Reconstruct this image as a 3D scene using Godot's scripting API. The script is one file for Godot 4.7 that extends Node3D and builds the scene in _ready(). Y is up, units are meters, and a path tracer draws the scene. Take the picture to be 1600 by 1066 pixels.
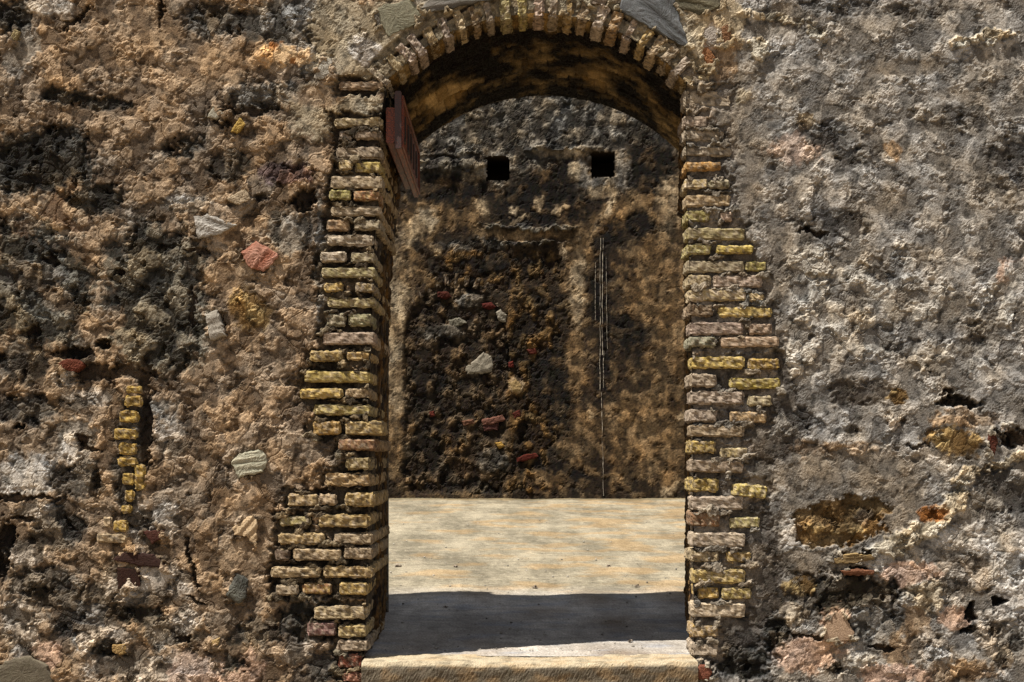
extends Node3D
# An old arched gateway in a rubble wall, a sunlit court and a stained wall behind it.
# Wall plane z = 0, one photo pixel on it is 2 mm; the camera stands 5 m in front.

const S := 0.002
const BACK := 1.1          # thickness of the front wall
const FAR := 12.9          # distance from the camera to the wall behind the court
var far_scale := 0.002 * FAR / 5.0
var mats := {}
var noise := {}

# ------------------------------------------------------------------ helpers
func wx(px: float) -> float: return (px - 800.0) * S
func wy(py: float) -> float: return (1030.0 - py) * S
func lin(hex: String) -> Color: return Color(hex).srgb_to_linear()

func make_noise(called: String, seed_: int, period: float, octaves := 1, type := FastNoiseLite.TYPE_SIMPLEX_SMOOTH, warp := 0.0) -> FastNoiseLite:
	var n := FastNoiseLite.new()
	n.seed = seed_
	n.noise_type = type
	n.frequency = 1.0 / period
	n.fractal_type = FastNoiseLite.FRACTAL_NONE if octaves == 1 else FastNoiseLite.FRACTAL_FBM
	n.fractal_octaves = octaves
	n.cellular_return_type = FastNoiseLite.RETURN_DISTANCE
	n.cellular_jitter = 1.0
	if warp > 0.0:
		n.domain_warp_enabled = true
		n.domain_warp_amplitude = warp
		n.domain_warp_frequency = 1.6 / period
		n.domain_warp_fractal_octaves = 2
	noise[called] = n
	return n

func tag(o: Node, label: String, category := "", group := "", kind := "") -> void:
	if label: o.set_meta("label", label)
	if category: o.set_meta("category", category)
	if group: o.set_meta("group", group)
	if kind: o.set_meta("kind", kind)

func part(called: String, mesh: Mesh, material: Material, parent: Node, at := Vector3.ZERO) -> MeshInstance3D:
	var o := MeshInstance3D.new()
	o.name = called
	o.mesh = mesh
	o.material_override = material
	o.position = at
	parent.add_child(o, true)
	var base := called
	if o.name != base:
		var k := 1
		while parent.has_node("%s_%03d" % [base, k]): k += 1
		o.name = "%s_%03d" % [base, k]
	return o

func thing(called: String, label: String, category: String, at := Vector3.ZERO) -> Node3D:
	var o := Node3D.new()
	o.name = called
	o.position = at
	add_child(o, true)
	tag(o, label, category)
	return o

func array_mesh(v: PackedVector3Array, c: PackedColorArray, idx: PackedInt32Array, n := PackedVector3Array()) -> ArrayMesh:
	var a := []
	a.resize(Mesh.ARRAY_MAX)
	a[Mesh.ARRAY_VERTEX] = v
	if c.size(): a[Mesh.ARRAY_COLOR] = c
	if n.size(): a[Mesh.ARRAY_NORMAL] = n
	a[Mesh.ARRAY_INDEX] = idx
	var m := ArrayMesh.new()
	m.add_surface_from_arrays(Mesh.PRIMITIVE_TRIANGLES, a)
	return m

func grid_mesh(v: PackedVector3Array, c: PackedColorArray, w: int, h: int, flip := false) -> ArrayMesh:
	var idx := PackedInt32Array()
	idx.resize((w - 1) * (h - 1) * 6)
	var k := 0
	for j in h - 1:
		for i in w - 1:
			var a := j * w + i
			var b := a + 1
			var d := a + w
			var e := d + 1
			if flip:
				idx[k] = a; idx[k + 1] = d; idx[k + 2] = b; idx[k + 3] = b; idx[k + 4] = d; idx[k + 5] = e
			else:
				idx[k] = a; idx[k + 1] = b; idx[k + 2] = d; idx[k + 3] = b; idx[k + 4] = e; idx[k + 5] = d
			k += 6
	return array_mesh(v, c, idx)

# ------------------------------------------------------------------ surface fields
# A field holds, for every grid point of a wall, what the masonry is made of there: two colours (bed and crust), height, size of lumps and pebbles, crust thickness ...
const CH := 12   # bed rgb, crust rgb, height, lumps, pebbles, crust thickness, crust bias, grit
var presets := {}

func preset(called: String, bed: String, crust: String, height: float, lumps: float, pebbles: float, thick: float, bias: float, grit: float) -> void:
	var a := lin(bed)
	var b := lin(crust)
	presets[called] = PackedFloat32Array([a.r, a.g, a.b, b.r, b.g, b.b, height, lumps, pebbles, thick, bias, grit])

class Field:
	var x0: float
	var y0: float
	var step: float
	var w: int
	var h: int
	var d: PackedFloat32Array
	func _init(x0_: float, y0_: float, x1: float, y1: float, step_: float, base: PackedFloat32Array) -> void:
		x0 = x0_; y0 = y0_; step = step_
		w = int((x1 - x0) / step) + 1
		h = int((y1 - y0) / step) + 1
		d = PackedFloat32Array()
		var row := PackedFloat32Array()
		for i in w: row.append_array(base)
		for j in h: d.append_array(row)

func blob(f: Field, what: String, cx: float, cy: float, rx: float, ry: float, rot := 0.0, square := false, soft := 0.22, irr := 0.55, strength := 1.0, seed_off := 0.0) -> void:
	var p: PackedFloat32Array = presets[what]
	var n1: FastNoiseLite = noise.edge
	var n2: FastNoiseLite = noise.edge_fine
	var cr := cos(rot)
	var sr := sin(rot)
	var reach := (1.0 + soft + irr)
	var ex := (absf(cr) * rx + absf(sr) * ry) * reach + 8.0
	var ey := (absf(sr) * rx + absf(cr) * ry) * reach + 8.0
	var i0 := maxi(0, int((cx - ex - f.x0) / f.step))
	var i1 := mini(f.w - 1, int((cx + ex - f.x0) / f.step) + 1)
	var j0 := maxi(0, int((cy - ey - f.y0) / f.step))
	var j1 := mini(f.h - 1, int((cy + ey - f.y0) / f.step) + 1)
	var lo := 1.0 - soft
	var inv := 1.0 / (2.0 * soft)
	for j in range(j0, j1 + 1):
		var y := f.y0 + j * f.step
		for i in range(i0, i1 + 1):
			var x := f.x0 + i * f.step
			var dx := x - cx
			var dy := y - cy
			if irr > 0.3:
				dx += 9.0 * n1.get_noise_2d(x * 1.5 + 700.0, y * 1.5) + 4.0 * n2.get_noise_2d(x, y + 300.0)
				dy += 9.0 * n1.get_noise_2d(x * 1.5, y * 1.5 + 900.0) + 4.0 * n2.get_noise_2d(x + 500.0, y)
			var u := (dx * cr + dy * sr) / rx
			var v := (-dx * sr + dy * cr) / ry
			var r := maxf(absf(u), absf(v)) if square else sqrt(u * u + v * v)
			if r > reach: continue
			if irr > 0.0: r += irr * (0.7 * n1.get_noise_2d(x + seed_off, y) + 0.45 * n2.get_noise_2d(x + seed_off, y))
			var a := 1.0 - clampf((r - lo) * inv, 0.0, 1.0)
			if a <= 0.0: continue
			a = a * a * (3.0 - 2.0 * a) * strength
			var k := (j * f.w + i) * CH
			for q in CH:
				f.d[k + q] += (p[q] - f.d[k + q]) * a

func blobs(f: Field, text: String, soft := 0.22, irr := 0.55) -> void:
	for line in text.split("\n", false):
		for entry in line.split(";", false):
			var t := entry.strip_edges().split(" ", false)
			if t.size() < 5: continue
			blob(f, t[0], float(t[1]), float(t[2]), float(t[3]), float(t[4]), float(t[5]) if t.size() > 5 else 0.0, false, soft, irr, float(t[6]) if t.size() > 6 else 1.0)

# height in mm and colour at a point whose masonry is p[k ..]
var sample_color := Color()
var mix_slope := 9.0
func sample(p: PackedFloat32Array, k: int, x: float, y: float) -> float:
	var cr: float = noise.crust.get_noise_2d(x, y) + p[k + 10]
	var fine: float = noise.grit.get_noise_2d(x, y)
	var tone: float = noise.tone.get_noise_2d(x, y)
	var hue: float = noise.hue.get_noise_2d(x, y)
	var speck: float = noise.speck.get_noise_2d(x, y)
	var broad: float = noise.broad.get_noise_2d(x, y)
	var flake: float = noise.flake.get_noise_2d(x, y) + p[k + 10]
	var grime: float = noise.grime.get_noise_2d(x, y)
	var plate: float = noise.plate.get_noise_2d(x, y)          # one value per broken plate or stone
	var seam: float = noise.seam.get_noise_2d(x, y) + 1.0      # 0 on the line between two plates
	var chip: float = noise.bit.get_noise_2d(x, y)
	var gap: float = noise.gap.get_noise_2d(x, y) + 1.0
	var pit: float = noise.pit.get_noise_2d(x, y)
	var busy := clampf(0.55 + 2.6 * noise.busy.get_noise_2d(x, y), 0.05, 1.5)   # smooth skin here, broken there
	var thick := p[k + 9]
	var m := clampf((cr + 0.10) * mix_slope, 0.0, 1.0)
	var m2 := clampf((cr - 0.2) * 12.0, 0.0, 1.0)
	var m3 := clampf(flake * 9.0 + 0.3, 0.0, 1.0)
	var big := p[k + 7] * (0.55 + 0.45 * minf(1.0, busy + 0.2))
	var small := p[k + 8] * busy
	var h := p[k + 6] + 5.0 * broad * minf(1.0, thick * 0.3) + 0.5 * big * tone
	h += big * (0.75 * plate + 0.35 * minf(1.0, seam / 0.3) - 0.2) + small * (0.6 * chip + 0.45 * noise.ridge.get_noise_2d(x, y) + 0.15 * minf(1.0, gap / 0.4)) * (0.5 + 0.7 * m)
	h -= big * 0.8 * clampf(1.0 - seam / 0.08, 0.0, 1.0) * clampf(0.2 + 2.0 * hue, 0.0, 1.0)
	h += thick * (0.8 * m + 0.5 * m2 + 0.35 * m3 * busy - 0.7) + p[k + 11] * fine * (0.35 + 0.65 * busy)
	if pit > 0.30: h -= minf(14.0, (pit - 0.30) * 90.0) * clampf(big * 0.22 + small * 0.1, 0.0, 1.4)
	var crack := absf(noise.crack.get_noise_2d(x, y))
	if crack < 0.022 and thick > 2.0:
		h -= minf(thick, 5.0) * 1.1 * (1.0 - crack / 0.022)
	var t := 1.0 + 0.26 * tone + 0.26 * speck + 0.12 * fine + 0.30 * broad
	t += clampf(big * 0.05, 0.0, 0.25) * plate + clampf(small * 0.05, 0.0, 0.22) * chip
	if speck > 0.5: t += (speck - 0.5) * 1.8
	if grime > 0.1: t *= 1.0 - minf(0.6, (grime - 0.1) * 2.0)
	m = clampf(0.62 * m + 0.5 * m3 * m + 0.25 * m2 - 0.1 + 0.25 * tone, 0.0, 1.0)
	t = clampf(t, 0.15, 1.9)
	var r := p[k] + (p[k + 3] - p[k]) * m
	var g := p[k + 1] + (p[k + 4] - p[k + 1]) * m
	var b := p[k + 2] + (p[k + 5] - p[k + 2]) * m
	var warm := 0.09 * hue + clampf(big * 0.03, 0.0, 0.1) * plate
	sample_color = Color(maxf(0.004, r * t * (1.0 + warm)), maxf(0.004, g * t), maxf(0.004, b * t * (1.0 - 1.5 * warm)))
	return h

# ------------------------------------------------------------------ solids
# A worn brick: a box with rounded, chipped edges; local x along its length, z outwards.
var lime_color := lin("a69c8a")
var dirt_color := lin("3a3227")
func brick_mesh(l: float, h: float, d: float, seed_: float, a: Color, b: Color, wear := 1.0, cell := 0.006) -> ArrayMesh:
	var n: FastNoiseLite = noise.chip
	var n2: FastNoiseLite = noise.tone3
	var half := Vector3(l, h, d) * 0.5
	var rad := minf(0.0035, h * 0.2)
	var v := PackedVector3Array()
	var c := PackedColorArray()
	var idx := PackedInt32Array()
	var dims := [[0, 1, 2], [0, 1, 2], [1, 2, 0], [1, 2, 0], [2, 0, 1], [2, 0, 1]]
	for f in 6:
		var u: int = dims[f][0]
		var w: int = dims[f][1]
		var q: int = dims[f][2]
		var side := 1.0 if f % 2 == 0 else -1.0
		if f == 1: continue      # the back is buried
		var nu := clampi(int(half[u] * 2.0 / cell), 3, 22)
		var nw := clampi(int(half[w] * 2.0 / cell), 3, 22)
		var start := v.size()
		for j in nw + 1:
			for i in nu + 1:
				var p := Vector3.ZERO
				p[u] = half[u] * (2.0 * i / nu - 1.0)
				p[w] = half[w] * (2.0 * j / nw - 1.0)
				p[q] = half[q] * side
				var core := p.clamp(-half + Vector3.ONE * rad, half - Vector3.ONE * rad)
				var out := (p - core).normalized()
				var s := p * 1000.0 + Vector3(seed_ * 317.0, seed_ * 91.0, seed_ * 53.0)
				var rough := n.get_noise_3dv(s)
				var big := n2.get_noise_3dv(s * 0.8)
				var edge := (p - core).length() - rad      # > 0 near edges and corners
				var pos := core + out * rad + out * (rough * 0.0013 + big * 0.0034) * wear
				if edge > 0.0005: pos -= out * maxf(0.0, 0.25 + 1.5 * big + 0.8 * rough) * 0.0062 * wear
				v.append(pos)
				var t := clampf(0.45 + 1.3 * n2.get_noise_3dv(s * 1.7 + Vector3(900, 0, 0)) + 0.6 * rough, 0.0, 1.0)
				var col := a.lerp(b, t)
				var dirt := clampf(1.9 * (n2.get_noise_3dv(s * 1.1 + Vector3(0, 700, 0)) + 0.35 * rough + 0.04), 0.0, 0.8)
				col = col.lerp(dirt_color, dirt)
				var lime := clampf(2.2 * (n2.get_noise_3dv(s * 1.4 + Vector3(0, 0, 1300)) + 0.4 * rough - 0.14), 0.0, 0.45)
				col = col.lerp(lime_color, lime)
				var lum := col.r * 0.35 + col.g * 0.5 + col.b * 0.15
				col = col.lerp(Color(lum * 1.08, lum, lum * 0.82), 0.06)
				col.g *= 0.97
				var k := 1.0 + 0.45 * rough + 0.2 * big
				c.append(Color(maxf(0.004, col.r * k), maxf(0.004, col.g * k), maxf(0.004, col.b * k)))
		for j in nw:
			for i in nu:
				var o := start + j * (nu + 1) + i
				if side > 0.0: idx.append_array(PackedInt32Array([o, o + nu + 1, o + 1, o + 1, o + nu + 1, o + nu + 2]))
				else: idx.append_array(PackedInt32Array([o, o + 1, o + nu + 1, o + 1, o + nu + 2, o + nu + 1]))
	return array_mesh(v, c, idx)

# A stone with an outline in the wall plane (points in photo pixels), a broken front and sides that run back into the wall.
func stone_mesh(points: PackedVector2Array, proud: float, seed_: float, a: Color, b: Color, layers := 0.0, layer_angle := 0.0, per_px := 0.002, tilt := Vector2.ZERO, rough := 1.0) -> Array:
	var mid := Vector2.ZERO
	for p in points: mid += p
	mid /= points.size()
	var total := 0.0
	for i in points.size(): total += points[i].distance_to(points[(i + 1) % points.size()])
	var ring := PackedVector2Array()
	var each := total / 44.0
	for i in points.size():
		var p := points[i]
		var q := points[(i + 1) % points.size()]
		var k := maxi(1, roundi(p.distance_to(q) / each))
		for s in k:
			var r := p.lerp(q, float(s) / k)
			ring.append(r + Vector2(noise.edge_fine.get_noise_2d(r.x * 1.5, r.y * 1.5), noise.edge_fine.get_noise_2d(r.x * 1.5 + 90.0, r.y * 1.5)) * minf(2.6, total * 0.016))
	var n := ring.size()
	var shells := [0.0, 0.12, 0.24, 0.36, 0.48, 0.58, 0.68, 0.77, 0.85, 0.92, 0.97, 1.0, 1.03]
	var v := PackedVector3Array()
	var c := PackedColorArray()
	var idx := PackedInt32Array()
	var size := total * 0.3
	for k in shells.size():
		for i in n:
			var t: float = minf(shells[k], 1.0)
			var p: Vector2 = (ring[i] - mid) * shells[k]
			var w: Vector2 = mid + p
			var facet: float = noise.facet.get_noise_2d(w.x * 75.0 / size + seed_ * 77.0, w.y * 75.0 / size) + 0.3
			var fine: float = noise.grit.get_noise_2d(w.x * 1.3 + seed_ * 31.0, w.y * 1.3)
			var z: float = proud * (1.0 - 0.28 * pow(t, 7.0)) + facet * 0.3 * proud * rough + (fine * 0.0013 + 0.0010 * noise.ridge.get_noise_2d(w.x * 1.1, w.y * 1.1 + seed_)) * rough
			z += (tilt.x * p.x + tilt.y * p.y) * per_px
			var band := 0.0
			if layers > 0.0:
				var along: float = (w.x * -sin(layer_angle) + w.y * cos(layer_angle)) + 2.5 * noise.tone.get_noise_2d(w.x, w.y)
				band = noise.layer.get_noise_2d(along * layers, seed_ * 40.0 + w.x * 0.03)
				z += band * 0.0035
			if k == shells.size() - 1: z = -0.03
			elif k == shells.size() - 2: z -= 0.25 * proud
			v.append(Vector3(p.x * per_px, -p.y * per_px, z))
			var m := clampf(0.5 + 0.6 * facet + 0.9 * band + 0.35 * fine, 0.0, 1.0)
			var col := a.lerp(b, m)
			var g: float = 1.0 + 0.18 * fine
			c.append(Color(col.r * g, col.g * g, col.b * g))
	for k in shells.size() - 1:
		for i in n:
			var o := k * n + i
			var e := k * n + (i + 1) % n
			idx.append_array(PackedInt32Array([o, e, o + n, e, e + n, o + n]))
	# clockwise from the front whichever way the outline runs
	var area := 0.0
	for i in n: area += ring[i].cross(ring[(i + 1) % n])
	if area < 0.0: idx.reverse()
	return [array_mesh(v, c, idx), mid]

func tube_mesh(path: PackedVector3Array, radius: PackedFloat32Array, flat := 1.0, sides := 7) -> ArrayMesh:
	var v := PackedVector3Array()
	var idx := PackedInt32Array()
	for i in path.size():
		for s in sides:
			var a := TAU * s / sides
			v.append(path[i] + Vector3(cos(a) * radius[i], 0, sin(a) * radius[i] * flat))
	for i in path.size() - 1:
		for s in sides:
			var o := i * sides + s
			var e := i * sides + (s + 1) % sides
			idx.append_array(PackedInt32Array([o, e, o + sides, e, e + sides, o + sides]))
	return array_mesh(v, PackedColorArray(), idx)

func tinted(base: Material, color: Color) -> StandardMaterial3D:
	var m: StandardMaterial3D = base.duplicate()
	m.vertex_color_use_as_albedo = false
	m.albedo_color = color
	return m

# ------------------------------------------------------------------ the opening
func table(t: Array, y: float) -> float:
	if y <= t[0][0]: return t[0][1]
	for i in range(1, t.size()):
		if y <= t[i][0]: return lerpf(t[i - 1][1], t[i][1], (y - t[i - 1][0]) / (t[i][0] - t[i - 1][0]))
	return t[-1][1]

const LEFT_EDGE := [[130, 607], [200, 596], [300, 594], [420, 586], [520, 584], [620, 579], [900, 578], [1010, 573], [1040, 572]]
const RIGHT_EDGE := [[130, 1069], [200, 1068], [350, 1072], [480, 1076], [600, 1079], [900, 1081], [1040, 1083]]
func left_edge(py: float) -> float: return table(LEFT_EDGE, py)
func right_edge(py: float) -> float: return table(RIGHT_EDGE, py)

func in_opening(x: float, y: float) -> bool:
	if y > 1033.0: return x > 566.0 and x < 1089.0 and y < 1100.0
	if y > 128.0: return x > left_edge(y) - 3.0 and x < right_edge(y) + 3.0
	return Vector2(x - 838.0, y - 325.0).length() < 303.0

# ------------------------------------------------------------------ scene
func _ready() -> void:
	# camera: a level lens, shifted so that the wall stays square to the picture
	var cam := Camera3D.new()
	cam.name = "camera"
	cam.projection = Camera3D.PROJECTION_FRUSTUM
	cam.near = 0.1
	cam.far = 400.0
	cam.size = 1066.0 * S * cam.near / 5.0
	cam.frustum_offset = Vector2(0.0, (720.0 - 533.0) * S * cam.near / 5.0)
	cam.position = Vector3(0, 0.62, 5.0)
	add_child(cam)
	cam.current = true

	var env := Environment.new()
	env.background_mode = Environment.BG_SKY
	var sky_mat := ProceduralSkyMaterial.new()
	sky_mat.sky_top_color = Color(0.66, 0.68, 0.72)
	sky_mat.sky_horizon_color = Color(0.86, 0.86, 0.85)
	sky_mat.sky_curve = 0.16
	sky_mat.sky_energy_multiplier = 0.74
	sky_mat.ground_bottom_color = Color(0.20, 0.17, 0.13)
	sky_mat.ground_horizon_color = Color(0.45, 0.43, 0.40)
	sky_mat.ground_energy_multiplier = 0.74
	var sky := Sky.new()
	sky.sky_material = sky_mat
	env.sky = sky
	env.tonemap_mode = Environment.TONE_MAPPER_LINEAR
	env.tonemap_exposure = 2.3
	env.sdfgi_enabled = true
	env.ssao_enabled = true
	env.ssil_enabled = true
	var we := WorldEnvironment.new()
	we.name = "world_environment"
	we.environment = env
	add_child(we)

	var sun := DirectionalLight3D.new()
	sun.name = "sun"
	sun.light_energy = 1.6
	sun.light_color = Color(1.0, 0.965, 0.91)
	sun.light_angular_distance = 0.5
	sun.shadow_enabled = true
	var ray := Vector3(0.40, -1.0, -0.21).normalized()   # high, from the left and a little in front
	sun.look_at_from_position(Vector3.ZERO, ray, Vector3.FORWARD)
	add_child(sun)

	make_all_noise()
	make_materials()
	make_presets()
	build_ground()
	build_front_wall()
	build_threshold()
	build_court()
	build_pebbles()
	build_far_wall()
	build_sign()

func make_all_noise() -> void:
	var cell := FastNoiseLite.TYPE_CELLULAR
	make_noise("edge", 11, 60.0, 3)
	make_noise("edge_fine", 12, 11.0, 2)
	make_noise("lump", 21, 27.0, 1, cell, 16.0)
	make_noise("pebble", 22, 8.5, 1, cell, 4.0)
	make_noise("crust", 23, 52.0, 5).fractal_gain = 0.42
	make_noise("grit", 24, 4.2, 2)
	make_noise("ridge", 41, 15.0, 4).fractal_type = FastNoiseLite.FRACTAL_RIDGED
	var plate := make_noise("plate", 45, 42.0, 1, cell, 15.0)
	plate.cellular_return_type = FastNoiseLite.RETURN_CELL_VALUE
	var seam := make_noise("seam", 45, 42.0, 1, cell, 15.0)
	seam.cellular_return_type = FastNoiseLite.RETURN_DISTANCE2_SUB
	var bit := make_noise("bit", 46, 10.5, 1, cell, 3.0)
	bit.cellular_return_type = FastNoiseLite.RETURN_CELL_VALUE
	var gap := make_noise("gap", 46, 10.5, 1, cell, 3.0)
	gap.cellular_return_type = FastNoiseLite.RETURN_DISTANCE2_SUB
	make_noise("pit", 47, 36.0, 4)
	make_noise("busy", 44, 52.0, 3)
	make_noise("flake", 42, 20.0, 3).fractal_gain = 0.4
	make_noise("grime", 43, 17.0, 4)
	make_noise("tone", 25, 40.0, 4)
	make_noise("hue", 26, 75.0, 3)
	make_noise("speck", 27, 3.6, 2)
	make_noise("broad", 28, 190.0, 3)
	make_noise("crack", 29, 120.0, 3)
	make_noise("chip", 31, 6.5, 3)
	make_noise("tone3", 32, 22.0, 2)
	make_noise("facet", 33, 38.0, 2, cell, 10.0)
	make_noise("layer", 34, 9.0, 2)
	make_noise("floor", 35, 0.5, 5)
	make_noise("floor_fine", 36, 0.03, 3)
	make_noise("top", 37, 1.0, 3)

func make_materials() -> void:
	var fine := FastNoiseLite.new()
	fine.seed = 71
	fine.frequency = 0.035
	fine.fractal_octaves = 5
	fine.fractal_gain = 0.62
	var bump := NoiseTexture2D.new()
	bump.width = 1024
	bump.height = 1024
	bump.seamless = true
	bump.noise = fine
	var tone := FastNoiseLite.new()
	tone.seed = 72
	tone.frequency = 0.06
	tone.fractal_octaves = 4
	tone.fractal_gain = 0.7
	var ramp := Gradient.new()
	ramp.set_color(0, Color(0.72, 0.70, 0.68))
	ramp.set_color(1, Color(1, 1, 1))
	ramp.set_offset(0, 0.25)
	ramp.set_offset(1, 0.72)
	var grain := NoiseTexture2D.new()
	grain.width = 1024
	grain.height = 1024
	grain.seamless = true
	grain.noise = tone
	grain.color_ramp = ramp
	var m := StandardMaterial3D.new()
	m.resource_name = "weathered_masonry"
	m.vertex_color_use_as_albedo = true
	m.albedo_texture = grain
	m.roughness = 0.93
	m.metallic_specular = 0.3
	m.uv1_triplanar = true
	m.uv1_world_triplanar = true
	m.uv1_scale = Vector3.ONE * 3.0
	m.heightmap_enabled = true
	m.heightmap_texture = bump
	m.heightmap_scale = 0.07
	mats.stone = m
	var b: StandardMaterial3D = m.duplicate()
	b.resource_name = "old_brick"
	b.heightmap_scale = 0.04
	b.uv1_scale = Vector3.ONE * 4.0
	mats.brick = b
	var f: StandardMaterial3D = m.duplicate()
	f.resource_name = "far_masonry"
	f.uv1_scale = Vector3.ONE * 1.1
	f.heightmap_scale = 0.15
	mats.far = f
	var fl: StandardMaterial3D = m.duplicate()
	fl.resource_name = "trodden_lime_floor"
	fl.uv1_scale = Vector3.ONE * 1.5
	fl.heightmap_scale = 0.05
	fl.albedo_color = Color(1, 1, 1)
	mats.floor = fl
	var wood_noise := FastNoiseLite.new()
	wood_noise.seed = 73
	wood_noise.frequency = 0.02
	wood_noise.fractal_octaves = 4
	var wood_ramp := Gradient.new()
	wood_ramp.set_color(0, Color(0.22, 0.08, 0.04))
	wood_ramp.set_color(1, Color(0.54, 0.25, 0.12))
	wood_ramp.set_offset(0, 0.28)
	wood_ramp.set_offset(1, 0.75)
	var wood := NoiseTexture2D.new()
	wood.width = 512
	wood.height = 512
	wood.seamless = true
	wood.noise = wood_noise
	wood.color_ramp = wood_ramp
	var w := StandardMaterial3D.new()
	w.resource_name = "stained_wood"
	w.albedo_texture = wood
	w.roughness = 0.55
	w.uv1_triplanar = true
	w.uv1_scale = Vector3(18.0, 18.0, 1.4)
	w.heightmap_enabled = true
	w.heightmap_texture = wood
	w.heightmap_scale = 0.06
	mats.wood = w

func make_presets() -> void:
	#       name        bed       crust     height lump peb thick bias grit
	preset("tan", "625547", "998772", 0, 2.6, 1.1, 4.2, 0.05, 0.45)
	preset("tansmooth", "776653", "9c8972", 0, 1.0, 0.7, 2.0, 0.0, 0.6)
	preset("dark", "201e1a", "47433c", -5, 4.5, 5, 4, -0.05, 1.1)
	preset("olive", "32302b", "757064", -1, 4.5, 4.5, 3.5, 0.0, 1.1)
	preset("gravel", "47443f", "8b867e", -2, 3, 5, 3, 0.0, 1.1)
	preset("pebbly", "5d564d", "b0a79b", 0, 3, 4.2, 3.5, 0.0, 1.1)
	preset("darkpebbly", "332f2a", "6c655b", -3, 4, 4.5, 3.5, 0.0, 1.1)
	preset("pale", "918b84", "c6c0b7", 3, 2, 2, 3, 0.1, 0.7)
	preset("crust", "6b6966", "a09d98", 0, 0.4, 2.4, 1.6, 0.0, 1.0)
	preset("crustpale", "78746e", "b6b1a7", 2, 1.6, 3.4, 4, 0.04, 1.0)
	preset("darkcrust", "494745", "7b7873", -2, 2, 3.8, 3.0, -0.02, 1.0)
	preset("grey", "6e6962", "857e74", -2, 0.8, 0.9, 1, 0, 0.6)
	preset("darkgrey", "423e3a", "5c5751", -4, 1.2, 1.5, 1.5, 0, 0.7)
	preset("palegrey", "92908c", "bab7b2", 1, 1.6, 1.4, 3, 0.1, 0.6)
	preset("mortar", "897f6c", "a59a85", 2, 1.0, 1.0, 1.8, 0.1, 0.9)
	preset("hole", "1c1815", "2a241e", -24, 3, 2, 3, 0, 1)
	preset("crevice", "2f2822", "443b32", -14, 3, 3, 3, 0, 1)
	preset("pink", "957f71", "bba392", 1, 1.2, 1.0, 2.2, 0.1, 0.6)
	preset("ochre", "665234", "a38d62", 0, 3, 4, 3, 0, 1)
	preset("orange", "84582f", "c8ac86", 2, 3, 4, 4, 0, 1)
	preset("pit", "5c4a30", "7f6a4a", -8, 3, 2, 3, -0.1, 0.8)
	preset("cream", "8f8572", "beb4a0", 8, 4, 3, 5, 0.1, 1)
	preset("purple", "483a38", "7a655f", 2, 5, 3, 4, 0, 1)
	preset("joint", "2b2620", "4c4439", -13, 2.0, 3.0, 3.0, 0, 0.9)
	preset("jointgrey", "524d47", "746e67", -8, 1.2, 2.4, 2.5, 0, 0.9)
	preset("smear", "4a4236", "7d715c", 6, 2, 3, 3, 0, 0.9)
	preset("smeargrey", "6a645b", "8d867a", 6, 2, 3, 3, 0, 0.9)
	preset("ringmortar", "7a705e", "958a74", 1, 1.4, 1.4, 2, 0, 0.8)
	preset("rimtan", "695c4c", "978570", 11, 2.4, 1.6, 3, 0, 0.7)
	preset("rimgrey", "6f6a62", "a29b8d", 11, 1.6, 2.4, 3, 0, 0.9)
	preset("rimmortar", "857b68", "a2967f", 11, 1.6, 1.6, 2, 0, 0.9)
	preset("archjoint", "6a6253", "857b67", -5, 0.8, 1.6, 1.8, 0, 0.9)
	# the wall behind the court
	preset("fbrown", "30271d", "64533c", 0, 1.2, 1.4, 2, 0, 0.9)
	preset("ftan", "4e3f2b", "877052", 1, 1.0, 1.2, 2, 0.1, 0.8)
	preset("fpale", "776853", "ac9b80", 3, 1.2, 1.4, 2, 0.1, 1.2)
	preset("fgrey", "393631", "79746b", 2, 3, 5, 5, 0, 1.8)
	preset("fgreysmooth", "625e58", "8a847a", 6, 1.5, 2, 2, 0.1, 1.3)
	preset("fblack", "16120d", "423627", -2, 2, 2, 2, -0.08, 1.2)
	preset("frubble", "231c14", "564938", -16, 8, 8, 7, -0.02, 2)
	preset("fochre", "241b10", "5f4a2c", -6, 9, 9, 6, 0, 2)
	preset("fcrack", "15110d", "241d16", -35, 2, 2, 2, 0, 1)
	preset("fledge", "383430", "6c6558", 30, 4, 5, 6, 0.1, 1.6)

# ------------------------------------------------------------------ ground in front
func build_ground() -> void:
	var g := 90
	var v := PackedVector3Array()
	var c := PackedColorArray()
	for j in g + 1:
		for i in g + 1:
			var u := 2.0 * i / g - 1.0
			var w := 1.0 * j / g
			var x := signf(u) * u * u * 150.0
			var z := -0.2 + w * w * 150.0
			v.append(Vector3(x, -0.98 + 0.02 * noise.floor.get_noise_2d(x * 0.4, z * 0.4), z))
			var t: float = 1.0 + 0.4 * noise.floor.get_noise_2d(x, z)
			var k := lin("8d7c62")
			c.append(Color(k.r * t, k.g * t, k.b * t))
	var o := part("ground", grid_mesh(v, c, g + 1, g + 1), mats.floor, self)
	tag(o, "dusty beige ground in front of the gateway", "", "", "structure")

# ------------------------------------------------------------------ front wall
func wall_top(x: float) -> float:
	return maxf(2.35, 3.0 + 1.5 * noise.top.get_noise_1d(x + 3.0))

func base_preset(x: float) -> String:
	return "tan" if x < 838.0 else "crust"

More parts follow.
